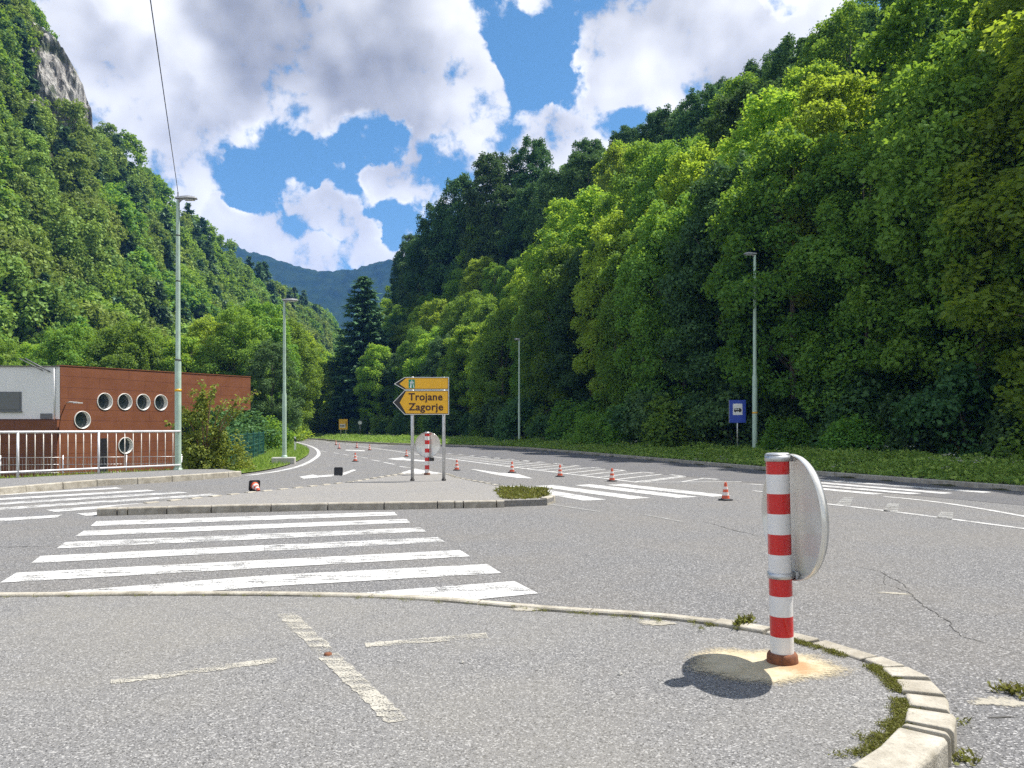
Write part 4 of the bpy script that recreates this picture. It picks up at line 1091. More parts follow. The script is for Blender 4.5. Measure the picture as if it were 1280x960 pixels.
# ------------------------------------------------------------------ red building with portholes
BA = Vector((-25.0, 42.0, 0)); bdir = Vector((math.cos(R(66)), math.sin(R(66)), 0)); bang = math.atan2(bdir.y, bdir.x)
t = thing('red_building', 'long red brown clad building with round porthole windows and a white left wing', 'building', (BA.x, BA.y, 0), 0)
rot = bang                                          # local X runs along the red front, local -Y faces the road
BL, ZB, ZT = 14.6, -1.75, 4.9
ZT2 = 5.15
def along_front(px): u = (px-640)/F; return (u*42+25)/(bdir.x-u*bdir.y)
def front_h(px, py): return CAMH+(HZ-py)/F*(42+bdir.y*along_front(px))
holes = [(along_front(px), front_h(px, py), .47) for px, py in ((131, 502), (156, 502.3), (179, 502.8), (201, 503.3), (103, 525), (157, 557))]
outline = [(0, ZB), (7.9, ZB), (7.9, 2.45), (BL, 2.75), (BL, ZT2), (0, ZT)]
loops = [[Vector((x, z, 0)) for x, z in outline]]
for cx, cz, r in holes: loops.append([Vector((cx+r*math.cos(-a*math.pi/20), cz+r*math.sin(-a*math.pi/20), 0)) for a in range(40)])
tri = tessellate_polygon(loops); flat = [p for l in loops for p in l]
mb = MB(); mb.v = [(p.x, 0, p.y) for p in flat]
for f in tri:
    a, b, c = (flat[i] for i in f); s = (b-a).cross(c-a).z
    mb.f.append(tuple(f) if s > 0 else (f[0], f[2], f[1])); mb.mi.append(0); mb.sm.append(False)
# sides, soffit, top and back
D_ = 9.0
def quad(p): o = len(mb.v); mb.v.extend(p); mb.f.append((o, o+1, o+2, o+3)); mb.mi.append(0); mb.sm.append(False)
quad([(BL, 0, 2.75), (BL, D_, 2.75), (BL, D_, ZT2), (BL, 0, ZT2)]); quad([(7.9, 0, 2.45), (7.9, D_, 2.45), (BL, D_, 2.75), (BL, 0, 2.75)])
quad([(7.9, 0, ZB), (7.9, D_, ZB), (7.9, D_, 2.45), (7.9, 0, 2.45)]); quad([(0, 0, ZT), (BL, 0, ZT2), (BL, D_, ZT2), (0, D_, ZT)])
quad([(0, D_, ZB), (7.9, D_, ZB), (7.9, D_, ZT), (0, D_, ZT)]); quad([(7.9, D_, 2.45), (BL, D_, 2.75), (BL, D_, ZT2), (7.9, D_, ZT)])
w = mb.build('red_wall', 'cladding', t, False); w.rotation_euler = (0, 0, rot)
MB().plate([(-.03, ZT+.004), (BL+.03, ZT2+.004), (BL+.03, ZT2+.05), (-.03, ZT+.05)], -.03, .25).build('coping', 'cladding', w)
for cx, cz, r in holes:
    f = MB().lathe([(r-.002, .30), (r-.002, -.035), (r+.04, -.03), (r+.045, .004)], 48, axis='y', org=(cx, 0, cz)).build('porthole', 'winframe', t)
    f.rotation_euler = (0, 0, rot)
    MB().lathe([(0, .26), (r, .26)], 40, axis='y', org=(cx, 0, cz)).build('glass', 'glass', f)
d = MB().box(along_front(122.5), along_front(134), -.03, .02, ZB, .85).build('door', 'black', t); d.rotation_euler = (0, 0, rot)
# roof lamp bracket on the front
a = MB().tube([(.35, -.05, 2.85), (.35, -.30, 2.9), (.55, -.75, 2.86)], .035, 8).box(.33, .62, -1.0, -.6, 2.82, 2.88).build('wall_lamp', 'lens', t); a.rotation_euler = (0, 0, rot)
# white wing: faces the camera
x1 = 0.0
ww = MB()
WX0, zf = -9.0, 0.0
ww.box(WX0, x1-.02, .0, 7, 1.95, ZT-.06)
wo = ww.build('white_wall', 'plaster', t); wo.rotation_euler = (0, 0, R(2.0))
rf = MB().box(WX0-.1, x1-.03, -.08, 7, ZT-.055, ZT-.0).build('roof_edge', 'roof', t); rf.rotation_euler = (0, 0, R(2))
lw = MB().box(WX0, x1+.0, -.30, 6.9, ZB, 1.92).build('lower_wall', 'cladding', t); lw.rotation_euler = (0, 0, R(2))
win = MB().box(-5.2, -2.08, -.03, .02, 2.40, 3.46).build('window', 'darkframe', t); win.rotation_euler = (0, 0, R(2))
MB().box(-5.1, -3.72, -.045, -.031, 2.48, 3.38).box(-3.60, -2.16, -.045, -.031, 2.48, 3.38).build('pane', 'glass', win)
MB().box(-5.25, -2.03, -.10, -.031, 2.33, 2.395).build('sill', 'darkframe', win)
v = MB().box(-1.05, -.42, -.05, .02, 1.97, 2.26).build('vent_hood', 'darkframe', t); v.rotation_euler = (0, 0, R(2))
dp = MB().tube([(-.28, -.05, 1.9), (-.28, -.05, ZT-.1)], .04, 8).build('downpipe', 'plaster', t); dp.rotation_euler = (0, 0, R(2))
ra = MB().tube([(-.5, -.06, 4.55), (-1.6, -.5, 5.25)], .04, 6).tube([(-.9, -.06, 4.62), (-1.9, -.5, 5.25)], .03, 6).build('roof_ladder', 'darkframe', t); ra.rotation_euler = (0, 0, R(2))
# grey stone river wall below the bank railing
mb = MB().box(-29, -14.6, 33.3, 33.9, -2.2, -1.02)
o = mb.build('river_wall', 'concrete', None, True, label='low grey concrete wall on the bank below the railing', cat='wall')

# ================================================================== hills
def left_hill_surface():
    ridge = [((-200, -260), 148, 0), ((-60, -80), 158, 8), ((25, 10), 168, 7), ((70, 55), 178, 7), ((115, 165), 186, 6), ((215, 248), 215, 7), ((300, 318), 250, 7), ((360, 352), 285, 7), ((405, 382), 320, 7), ((440, 455), 400, 6), ((480, 528), 480, 0)]
    foot = [(-78, 56), (-66, 68), (-59, 78), (-57, 84), (-55, 92), (-54, 108), (-54, 130), (-55, 150), (-57, 175), (-62, 235), (-60, 330)]
    RG = []
    for (px, py), z, th in ridge: RG.append(((px-640)/F*z, z, CAMH+(HZ-py)/F*z-th-(8.0 if px > 250 else 5.0 if px > 180 else 0)))
    return RG, [(x, y, -1.7) for x, y in foot]
RG, FT = left_hill_surface()
def lerp_line(line, s):
    s = max(0, min(len(line)-1.0001, s)); i = int(s); f = s-i
    return tuple(line[i][k]*(1-f)+line[i+1][k]*f for k in range(3))
from mathutils import noise as mnoise
def hill(s, t):
    a = lerp_line(FT, s); b = lerp_line(RG, s)
    tt = min(t, 1.0)
    p = [a[k]+(b[k]-a[k])*tt for k in range(3)]
    p[2] = a[2]+(b[2]-a[2])*(0.92*tt+0.08*tt*tt)
    if t > 1:
        d = Vector((b[0]-a[0], b[1]-a[1])).normalized(); e = (t-1)*110
        p[0] += d.x*e; p[1] += d.y*e; p[2] -= e*0.35
    env = math.sin(math.pi*min(1, max(0, tt)))
    p[2] += env*5.0*mnoise.noise(Vector((p[0]*.02, p[1]*.02, 0)))
    return p
mb = MB(); ns, nt_ = 70, 34
for i in range(ns+1):
    for j in range(nt_+1):
        mb.v.append(tuple(hill(10*i/ns, -0.04+1.5*j/nt_)))
for i in range(ns):
    for j in range(nt_):
        a = i*(nt_+1)+j; mb.f.append((a, a+nt_+1, a+nt_+2, a+1)); mb.mi.append(0); mb.sm.append(True)
structure('left_hillside', mb, 'forestfloor', True)

# limestone cliff on the shoulder of the left hill
def cliff():
    mb = MB(); nu, nv = 44, 34
    # runs down the shoulder from (62, 40) to (118, 160) in the photograph, about 175 m away
    pts = [((30, 14), 160), ((62, 40), 158), ((86, 70), 158), ((104, 104), 159), ((114, 136), 160), ((117, 166), 161)]
    top = [((px-640)/F*z, z, CAMH+(HZ-py)/F*z) for (px, py), z in pts]
    for i in range(nu+1):
        s = i/nu*(len(top)-1); p = Vector(lerp_line(top, s))
        hgt = 3+17*math.sin(math.pi*min(1, (i/nu)*.92+.08))**.8
        for j in range(nv+1):
            v = j/nv
            q = p+Vector((-0.8*v*hgt*.30-4*max(0, v-.85), -v*hgt*.55, -v*hgt))
            n = mnoise.fractal(Vector((q.x*.25, q.y*.25, q.z*.07)), 0.9, 2.0, 5)
            n2 = mnoise.fractal(Vector((q.x*.9, q.y*.9, q.z*.3)), 0.8, 2.0, 4)
            e = 1.5*n+0.5*n2
            mb.v.append((q.x+e*.6, q.y-e, q.z+.4*n2))
    for i in range(nu):
        for j in range(nv):
            a = i*(nv+1)+j; mb.f.append((a, a+1, a+nv+2, a+nv+1)); mb.mi.append(0); mb.sm.append(False)
    # back side so that it is a solid mass
    o = len(mb.v)
    for i in range(nu+1):
        p = mb.v[i*(nv+1)]; q = mb.v[i*(nv+1)+nv]; mb.v += [(p[0]-7, p[1]+7, p[2]-3), (q[0]-9, q[1]+9, q[2]-6)]
    for i in range(nu):
        mb.f.append((i*(nv+1), (i+1)*(nv+1), o+2*i+2, o+2*i)); mb.mi.append(0); mb.sm.append(False)
        mb.f.append((o+2*i, o+2*i+2, o+2*i+3, o+2*i+1)); mb.mi.append(0); mb.sm.append(False)
    structure('cliff', mb, 'rock', True)
cliff()

# far blue mountain
def mountain():
    prof = [(180, 300), (240, 300), (297, 309), (340, 322), (365, 331), (400, 338), (430, 336), (460, 331), (490, 324), (510, 322), (540, 330), (600, 350), (700, 390), (800, 420)]
    mb = MB(); nu, nv = 220, 60; Zm = 1250.0
    for i in range(nu+1):
        px = 180+620*i/nu
        for a, b in zip(prof[:-1], prof[1:]):
            if a[0] <= px <= b[0]: py = a[1]+(b[1]-a[1])*(px-a[0])/(b[0]-a[0]); break
        X = (px-640)/F*Zm; Ht = (HZ-py)/F*Zm
        for j in range(nv+1):
            v = j/nv
            if v < .8: y = Zm-520*(1-v/.8); z = Ht*(v/.8)**1.15
            else: y = Zm+(v-.8)*1500; z = Ht*(1-(v-.8)*1.5)
            x = X*(y/Zm)**.15 if v < .8 else X
            g = mnoise.fractal(Vector((x*.006, y*.006, 3)), 1.0, 2.0, 5); b_ = mnoise.fractal(Vector((x*.05, y*.05, z*.05)), 0.7, 2.0, 3)
            f = min(1, v/.8)
            mb.v.append((x+14*g, y+60*g*f*(1-f)*4, z+(26*g)*f*(1-f)*3+5.0*b_))
    for i in range(nu):
        for j in range(nv):
            a = i*(nv+1)+j; mb.f.append((a, a+nv+1, a+nv+2, a+1)); mb.mi.append(0); mb.sm.append(True)
    structure('far_mountain', mb, 'mountain', True)
mountain()

# ================================================================== trees
rng = np.random.default_rng(11)
def proto_meshes(kind, seed, H, Rr, zb, nl, nleaf, L, mat, r0, lr=.3, top=.5, wid=.34, nlimb=9, flat=.72):
    g = np.random.default_rng(seed)
    vs, c, lr_ = crown_verts(g, H, Rr, zb, nl, nleaf, L, lr, top, flat, .75, wid)
    cm = quadmesh(kind+'_crown', vs, mat); tm = trunk_mb(g, H, r0, c, nlimb).mesh(kind+'_trunk', 'bark')
    return tm, cm
def spruce_meshes(seed, H, Rr, levels, L):
    g = np.random.default_rng(seed)
    cm = quadmesh('spruce_crown', spruce_verts(g, H, Rr, levels, L), 'needle')
    tm = MB().tube([(0, 0, -.3), (.05, 0, H*.5), (0, 0, H*.98)], [.22, .13, .02], 8).mesh('spruce_trunk', 'bark'); return tm, cm
PR = {                                               # kind: (trunk, crown) pairs
 'light': [proto_meshes('broadleaf', 21, 14, 3.7, 1.6, 190, 52000, .18, 'leaflight', .17, .20), proto_meshes('broadleaf', 22, 14, 3.2, 2.2, 170, 46000, .17, 'leaflight', .15, .22)],
 'mid': [proto_meshes('broadleaf', 23, 14, 3.6, 1.2, 190, 52000, .165, 'leafmid', .18, .20), proto_meshes('broadleaf', 24, 14, 3.9, 2.8, 180, 50000, .18, 'leafmid', .20, .19, .6), proto_meshes('broadleaf', 25, 14, 3.0, .8, 160, 46000, .155, 'leafmid', .14, .23)],
 'dark': [proto_meshes('broadleaf', 26, 18, 4.6, 2.0, 230, 56000, .22, 'leafdark', .28, .18, .45), proto_meshes('broadleaf', 27, 18, 4.0, 3.0, 200, 52000, .20, 'leafdark', .26, .19, .5)],
 'spruce': [spruce_meshes(28, 20, 3.6, 36, .5), spruce_meshes(29, 20, 3.0, 32, .5)],
}
n_tree = 0
def plant_tree(kind, x, y, z, scale, label, group, name='tree', rz=None, sub=None, sxy=1.0):
    global n_tree
    tm, cm = PR[kind][rng.integers(len(PR[kind])) if sub is None else sub]
    t = thing(name, label, 'tree', (x, y, z), float(rng.uniform(0, 6.28)) if rz is None else rz, group)
    t.scale = (scale*sxy, scale*sxy, scale)
    link('trunk', tm, t); link('crown', cm, t); n_tree += 1
    return t
def px_of(x, y): return 640+F*x/max(y, .1)
flen = length(FOOT_R)
def foot_at(s, d):
    p = along(FOOT_R, s); q = along(FOOT_R, min(flen, s+.5)); p0 = along(FOOT_R, max(0, s-.5))
    dx, dy = q[0]-p0[0], q[1]-p0[1]; l = math.hypot(dx, dy); return p[0]+dy/l*d, p[1]-dx/l*d
kname = {'light': 'bright yellow green broadleaf tree', 'mid': 'mid green broadleaf tree', 'dark': 'dark green broadleaf tree', 'spruce': 'dark spruce'}
where = ['standing right at the edge of the grass verge', 'just behind the first trees of the verge', 'on the steep lower bank behind the verge trees', 'halfway up the right slope', 'on the upper right slope', 'high on the right slope near its skyline', 'at the top of the right slope']
rows = [(1.6, 4.4, 13.5, 16.0, (.20, .48, .32, 0)), (5.8, 5.2, 15.5, 18.5, (.60, .36, .04, 0)), (11.5, 6.2, 13, 16.5, (.45, .45, .10, 0)), (18, 7.0, 14, 18, (.35, .40, .22, .03)),
        (27, 8.0, 14, 18, (.25, .40, .30, .05)), (38, 9.0, 14, 18, (.20, .35, .38, .07)), (52, 10.5, 14, 18, (.1, .3, .5, .1))]
front_n = 0
for ri, (d, sp, h0, h1, wts) in enumerate(rows):
    s = 36+rng.uniform(0, sp)
    while s < flen-30:
        dd = d+rng.uniform(-1.3, 1.3)*(1 if ri else .5); x, y = foot_at(s, dd); s += sp*rng.uniform(.8, 1.25)
        px = px_of(x, y)
        if y < 3 or px > 1900 or (px > 1420 and ri > 2) or y > 175: continue
        z = float(land(np.array([x]), np.array([y]))[0])
        kind = ('light', 'mid', 'dark', 'spruce')[rng.choice(4, p=wts)]; H = rng.uniform(h0, h1)
        zone = px
        if ri in (3, 4) and 500 < px < 760 and y > 68 and rng.uniform() < .75: kind = 'dark'; H = rng.uniform(17, 20)
        if px < 700 and ri < 3: H = rng.uniform(11.5, 14)
        if px > 1120 and ri < 2: H *= 1.06
        if px > 1080 and ri < 2 and kind == 'dark': kind = 'light'
        if px < 640 and ri == 0: H *= .92
        if px < 500: H *= .85
        base = {'light': 14, 'mid': 14, 'dark': 18, 'spruce': 20}[kind]
        lab = f'{kname[kind]} {where[ri]}'; grp = f'{kname[kind]}s {where[ri]}'
        plant_tree(kind, x, y, z-.1, H/base, lab, grp, 'spruce' if kind == 'spruce' else 'broadleaf_tree', sxy=float(rng.uniform(.95, 1.2)))
# the spruce and the dark trees that close the row at the bend
for (px, zd, H, kind, lab, sxy) in ((455, 104, 22, 'spruce', 'tall pointed dark spruce at the left end of the roadside trees', 1.75), (436, 110, 13, 'mid', 'dark low-branched tree at the foot of the pointed spruce, left of it', 1.2),
                               (418, 120, 12, 'mid', 'leftmost rounded tree of the right-hand wood, above the bend of the road', 1.1), (472, 99, 12, 'light', 'green tree hiding the foot of the pointed spruce on its right', 1.1),
                               (546, 116, 24, 'dark', 'big dark tree crowning the left end of the right slope', .95), (578, 113, 25, 'dark', 'big dark tree rising second from the left end of the right slope', .95),
                               (618, 109, 25, 'dark', 'tallest dark tree on the skyline above the yellow sign', .95), (664, 109, 24, 'dark', 'big dark skyline tree above the farthest street lamp', .95)):
    x = (px-640)/F*zd; z = float(land(np.array([x]), np.array([zd]))[0])
    plant_tree(kind, x, zd, z-.1, H/{'spruce': 20, 'mid': 14, 'light': 14, 'dark': 18}[kind], lab, None, 'spruce' if kind == 'spruce' else 'broadleaf_tree', sxy=sxy)

# ---- left hillside: nearest trees one by one, the rest as one mass
def hill_proto(seed, H, Rr, n, L, mat, spr=False):
    g = np.random.default_rng(seed)
    if spr: vs = spruce_verts(g, H, Rr, 16, .8); mbt = MB().tube([(0, 0, -.5), (0, 0, H*.9)], [.2, .03], 6, m=1)
    else:
        vs, c, _ = crown_verts(g, H, Rr, H*.15, 75, n, L, .24, .5, .75, .8, .36, .45); mbt = trunk_mb(g, H, .16, c, 4, .8, 5); mbt.mi = [1]*len(mbt.f)
    return quadmesh('hill_tree', vs, [mat, 'bark'], mbt)
HP = [hill_proto(41, 10, 3.9, 6500, .40, 'leafhill'), hill_proto(42, 9, 3.4, 6000, .38, 'leafhill'), hill_proto(43, 11, 3.6, 6500, .40, 'leafhill'), hill_proto(44, 9.5, 4.2, 7000, .42, 'leafmid'), hill_proto(45, 12, 2.3, 0, 0, 'needle', True)]
cand = []


def seg_len(s):
    a = lerp_line(RG, s); b = lerp_line(RG, min(9.99, s+.05)); c = lerp_line(FT, s); d = lerp_line(FT, min(9.99, s+.05))
    return 10*(math.dist(a, b)+math.dist(c, d))
s_ = 0.0
while s_ < 9.7:
    a = lerp_line(FT, s_); b = lerp_line(RG, s_); Lw = math.dist(a, b); t_ = 0.0+rng.uniform(0, .05)
    while t_ < 1.03:
        ss = s_+rng.uniform(-.5, .5)*4.6/seg_len(s_); p = hill(min(9.8, max(0, ss)), t_)
        cand.append((p[0]+rng.uniform(-.7, .7), p[1]+rng.uniform(-.7, .7), p[2], t_))
        t_ += 6.0*rng.uniform(.75, 1.25)/Lw
    s_ += 6.2/seg_len(s_)
cand = [c for c in cand if -90 < px_of(c[0], c[1]) < 470 and not (44 < px_of(c[0], c[1]) < 126 and 30 < HZ-F*(c[2]+6-CAMH)/c[1] < 178 and c[3] > .5)]
cand.sort(key=lambda c: math.hypot(c[0], c[1]))
NEAR = 95
hl = ['round green tree low on the sunny left hillside', 'full pale green tree low on the sunny left hillside', 'tall leafy tree low on the sunny left hillside', 'broad deep green tree low on the sunny left hillside', 'narrow dark conifer low on the left hillside']
hill_objs = []
for i, (x, y, z, tt) in enumerate(cand[:NEAR]):
    k = int(rng.choice(5, p=(.27, .25, .23, .20, .05))) if i >= 5 else i
    o = link('conifer' if k == 4 else 'hillside_tree', HP[k], None, (x, y, z-.3), float(rng.uniform(0, 6.28)), hl[k], 'tree', hl[k].replace('tree', 'trees').replace('conifer', 'conifers')); n_tree += 1
    q = rng.uniform(.95, 1.45); o.scale = (q, q, q*rng.uniform(.9, 1.15)); hill_objs.append(o)
far = cand[NEAR:]
me = bpy.data.meshes.new('hillside_forest'); me.from_pydata([(c[0], c[1], c[2]-.3) for c in far], [], []); 
hf = link('hillside_forest', me, None, label='dense sunny green woodland covering the steep left hillside up to the cliff', cat='woodland', kind='stuff')
ng = bpy.data.node_groups.new('forest_cover', 'GeometryNodeTree')
ng.interface.new_socket('Geometry', in_out='INPUT', socket_type='NodeSocketGeometry'); ng.interface.new_socket('Geometry', in_out='OUTPUT', socket_type='NodeSocketGeometry')
gn, gl = ng.nodes, ng.links
gi = gn.new('NodeGroupInput'); go = gn.new('NodeGroupOutput'); g2i = gn.new('GeometryNodeGeometryToInstance')
for k in range(5):
    oi = gn.new('GeometryNodeObjectInfo'); oi.inputs['Object'].default_value = hill_objs[k]; oi.inputs['As Instance'].default_value = True; oi.transform_space = 'ORIGINAL'
    gl.new(oi.outputs['Geometry'], g2i.inputs[0])
ip = gn.new('GeometryNodeInstanceOnPoints'); ip.inputs['Pick Instance'].default_value = True
def rnd(kind, a, b, seed):
    n = gn.new('FunctionNodeRandomValue'); n.data_type = kind
    ins = [i for i in n.inputs if i.enabled and i.name in ('Min', 'Max')]
    ins[0].default_value = a; ins[1].default_value = b
    [i for i in n.inputs if i.name == 'Seed'][0].default_value = seed
    return [o for o in n.outputs if o.enabled][0]
idx = rnd('FLOAT', 0.0, 4.03, 3)
fi = gn.new('FunctionNodeFloatToInt'); fi.rounding_mode = 'FLOOR'; gl.new(idx, fi.inputs[0]); gl.new(fi.outputs[0], ip.inputs['Instance Index'])
gl.new(rnd('FLOAT_VECTOR', (0, 0, 0), (0, 0, 6.28), 5), ip.inputs['Rotation'])
gl.new(rnd('FLOAT', .85, 1.55, 9), ip.inputs['Scale'])
gl.new(gi.outputs[0], ip.inputs['Points']); gl.new(g2i.outputs[0], ip.inputs['Instance']); gl.new(ip.outputs[0], go.inputs[0])
hf.modifiers.new('cover', 'NODES').node_group = ng

# ---- trees of the valley floor behind the red building
vt = [(-5, 66, 11, 'mid'), (40, 70, 10.5, 'light'), (85, 66, 11.5, 'mid'), (120, 72, 12, 'mid'), (158, 68, 12.4, 'mid'), (196, 72, 12, 'mid'), (232, 70, 11, 'light'), (262, 74, 13.2, 'light'), (296, 72, 13.6, 'mid'), (326, 76, 13.6, 'mid'), (356, 86, 13.5, 'mid'), (340, 64, 8.5, 'dark'), (378, 104, 14, 'light'), (398, 128, 14, 'light'), (372, 140, 17, 'mid'), (408, 165, 16, 'light'), (345, 120, 16, 'light'), (310, 95, 14, 'mid')]
vlab = ['half-cut tree at the left picture edge above the white wing', 'light tree behind the flat roof of the white wing', 'tree behind the corner of the white and red walls', 'leafy tree rising behind the portholes', 'wide grey green tree over the middle of the red roof', 'tree just left of the tall lamp above the red roof', 'tree just right of the tall lamp above the red roof', 'sunlit tree with an open crown above the right half of the red roof', 'tall tree above the right end of the red building', 'tall dark-stemmed tree left of the slim lamp', 'tree directly behind the slim lamp', 'low dark tree beside the overhanging end of the red building', 'bright tree right of the slim lamp, above the bend', 'bright tree closing the view over the far bend', 'tall tree behind the bright ones at the bend', 'farthest light tree in the gap of the valley', 'light tree farther back, left of the bend', 'tree between the red building and the slim lamp, farther back']
for (px, zd, H, kind), lab in zip(vt, vlab):
    x = (px-640)/F*zd; z = float(land(np.array([x]), np.array([zd]))[0])
    plant_tree(kind, x, zd, z-.1, H/{'light': 14, 'mid': 14, 'dark': 18}[kind]*1.02, lab, None, 'broadleaf_tree', sxy=1.15)

# ---- shrubs
def shrub_proto(seed, H, Rr, n, L, mat, lr=.42):
    g = np.random.default_rng(seed); vs, c, _ = crown_verts(g, H, Rr, .12*H, 26, n, L, lr, .4, .8, .7, .36, .35)
    mbt = MB()
    for k in range(9):
        q = c[g.integers(len(c))]; mbt.tube([(g.uniform(-.1, .1), g.uniform(-.1, .1), -.1), (q[0]*.4, q[1]*.4, q[2]*.55), tuple(q)], [.025, .016, .006], 5)
    return mbt.mesh('shrub_stems', 'bark'), quadmesh('shrub_foliage', vs, mat)
SP = {'dark': shrub_proto(61, 2.4, 1.6, 7000, .15, 'leafdark'), 'mid': shrub_proto(62, 2.2, 1.5, 7000, .14, 'leafmid'), 'light': shrub_proto(63, 2.2, 1.6, 6500, .16, 'leaflight')}
def shrub(kind, x, y, z, s, label, group=None, sxy=1.0):
    t = thing('shrub', label, 'shrub', (x, y, z), float(rng.uniform(0, 6.28)), group); t.scale = (s*sxy, s*sxy, s)
    link('stems', SP[kind][0], t); link('foliage', SP[kind][1], t); return t
s = 38.0
while s < flen-40:
    x, y = foot_at(s, rng.uniform(-2.0, .4)); s += rng.uniform(1.6, 2.8)
    if y < 6 or px_of(x, y) > 1400 or y > 150: continue
    k = 'dark' if rng.uniform() < .6 else 'mid'
    shrub(k, x, y, float(land(np.array([x]), np.array([y]))[0])-.1, rng.uniform(.75, 1.5), {'dark': 'dark leafy shrub of the undergrowth at the edge of the right wood', 'mid': 'green leafy shrub of the undergrowth at the edge of the right wood'}[k], {'dark': 'dark shrubs at the wood edge', 'mid': 'green shrubs at the wood edge'}[k], rng.uniform(.9, 1.3))
for px, zd, sc, k, lab, sxy in ((300, 46, 1.1, 'dark', 'dark shrub under the overhanging end of the red building', 1.3), (322, 50, 1.0, 'mid', 'green shrub behind the end of the green fence', 1.3), (283, 42, .9, 'dark', 'dark shrub behind the start of the green fence', 1.2),
                           (352, 84, 1.3, 'light', 'bright low bush behind the lawn, left of the slim lamp', 1.4), (378, 112, 3.4, 'light', 'large bright bush at the outside of the bend', 1.5), (398, 126, 3.6, 'light', 'bright bush over the far end of the road', 1.3), (412, 112, 2.0, 'mid', 'grey green bush beside the yellow board sign', 1.0), (334, 78, 1.5, 'light', 'bright bush behind the dark sign board', 1.3), (364, 132, 3.5, 'light', 'tall light bush behind the bend', 1.4),
                           (388, 150, 3.0, 'mid', 'bush at the very end of the visible road', 2.0)):
    x = (px-640)/F*zd; shrub(k, x, zd, float(land(np.array([x]), np.array([zd]))[0])-.15, sc, lab, None, sxy)
# the bush in front of the building, with long bare sprays
g = np.random.default_rng(71)
BXY = (-10.25, 25.3)
t = thing('roadside_bush', 'untidy yellow green bush with long pale sprays beside the tall left lamp', 'bush', (BXY[0], BXY[1], -.05))
vs, c, _ = crown_verts(g, 1.45, .78, .0, 34, 4600, .10, .34, .35, .9, .6, .36, .3)
vs4, c4, _ = crown_verts(g, 2.75, .42, 1.0, 16, 1300, .10, .5, .35, .9, .6, .36, .3); vs4 = vs4+np.array([-.30, .1, 0], np.float32)
vs2, c2, _ = crown_verts(g, 1.0, .8, .0, 14, 2200, .09, .5, .4, .8, .6, .36, .3); vs2 = vs2+np.array([.75, -.15, 0], np.float32)
stems = MB(); tw = []
for k, (ex, ez) in enumerate([(1.75, 2.75), (1.15, 2.55), (.75, 2.45), (.35, 2.95), (-.1, 3.05), (-.75, 2.25), (-1.15, 1.7), (.15, 2.8), (1.35, 2.2)]):
    P = [Vector((.05*k-.2, 0, 0)), Vector((ex*.35, .1*math.sin(k), ez*.6)), Vector((ex*.72, .2*math.sin(k*2), ez*.86)), Vector((ex, .25*math.sin(k*3), ez))]
    stems.tube(P, [.032, .026, .018, .008], 6)
    for u in np.linspace(.40, 1, 70):
        i = min(2, int(u*3)); f = u*3-i; q = P[i].lerp(P[i+1], f); tw.append(tuple(q+Vector(g.normal(0, .065, 3))))
tw = np.array(tw); vs3 = leaves_at(g, tw, unit(g.normal(size=tw.shape)+np.array([0, 0, .6])), .115)
link('leaves', quadmesh('bush_leaves', np.concatenate([vs, vs2, vs3, vs4]), 'leafbush'), t); stems.build('branches', 'paletwig', t, False)

# ================================================================== grass, herbs, weeds
def inside(px, py, poly):
    c = np.zeros(px.shape, bool); n = len(poly)
    for i in range(n):
        x0, y0 = poly[i]; x1, y1 = poly[(i+1) % n]
        if y0 == y1: continue
        m = ((y0 > py) != (y1 > py)) & (px < (x1-x0)*(py-y0)/(y1-y0)+x0); c ^= m
    return c
def blades(g, P, h, lean=.5, wid=.06, flatleaf=0.0):
    n = len(P); d = g.normal(size=(n, 3))*lean; d[:, 2] = 1; d = unit(d); hh = h*g.uniform(.5, 1.4, (n, 1))
    side = unit(np.cross(d, g.normal(size=(n, 3))))
    return quads(P, d*hh, side*hh*wid)
# right verge
g = np.random.default_rng(81); vp = []; L0 = length(KRs)
N_ = 260000; sarr = g.uniform(0, 1, N_)**1.25*105
keep = []
kcum = np.concatenate([[0], np.cumsum([math.hypot(b[0]-a[0], b[1]-a[1]) for a, b in zip(KRs[:-1], KRs[1:])])])
kx = np.array([p[0] for p in KRs]); ky = np.array([p[1] for p in KRs])
s0 = float(np.interp(8.0, ky, kcum)); sarr = s0+sarr
bx = np.interp(sarr, kcum, kx); by = np.interp(sarr, kcum, ky); tx = np.interp(sarr+.3, kcum, kx)-bx; ty = np.interp(sarr+.3, kcum, ky)-by; tl = np.hypot(tx, ty)+1e-6
dd = .22+g.uniform(0, 1, N_)**.8*8.5; X = bx+ty/tl*dd; Y = by-tx/tl*dd
df = side_dist(X, Y, FOOT_R); k = (df < 1.5) & (Y > 4); X, Y, dd = X[k], Y[k], dd[k]
hgt = (.08+.32*np.clip((dd-.2)/2.2, 0, 1))*(.25+1.5*np.array([mnoise.noise(Vector((a*.8, b*.8, 0)))*.6+.5 for a, b in zip(X, Y)]))
Z = land(X, Y); P = np.stack([X, Y, Z-.02], 1)
nb = int(len(P)*.36)
v1 = blades(g, P[:nb], hgt[:nb, None], .45, .05); Q = P[nb:].copy(); Q[:, 2] += hgt[nb:]*g.uniform(.3, 1.1, len(Q)); v2 = leaves_at(g, Q, unit(g.normal(size=Q.shape)*.5+np.array([0, 0, .8])), .13, .34)
link('verge_vegetation', quadmesh('verge_vegetation', np.concatenate([v1, v2]), 'verge'), None, label='tall green herbs and grass along the right verge under the trees', cat='vegetation', kind='stuff')
sel = g.choice(len(P), 420, replace=False); Q = P[sel]+np.stack([np.zeros(420), np.zeros(420), hgt[sel]*1.35], 1)
Q = np.repeat(Q, 5, 0)+g.normal(size=(2100, 3))*np.array([.07, .07, .02])
MAT['flower'] = leafmat('pale_flower_heads', (.35, .36, .28), (.5, .5, .42), (.5, .5, .4), .3, .02, 0)
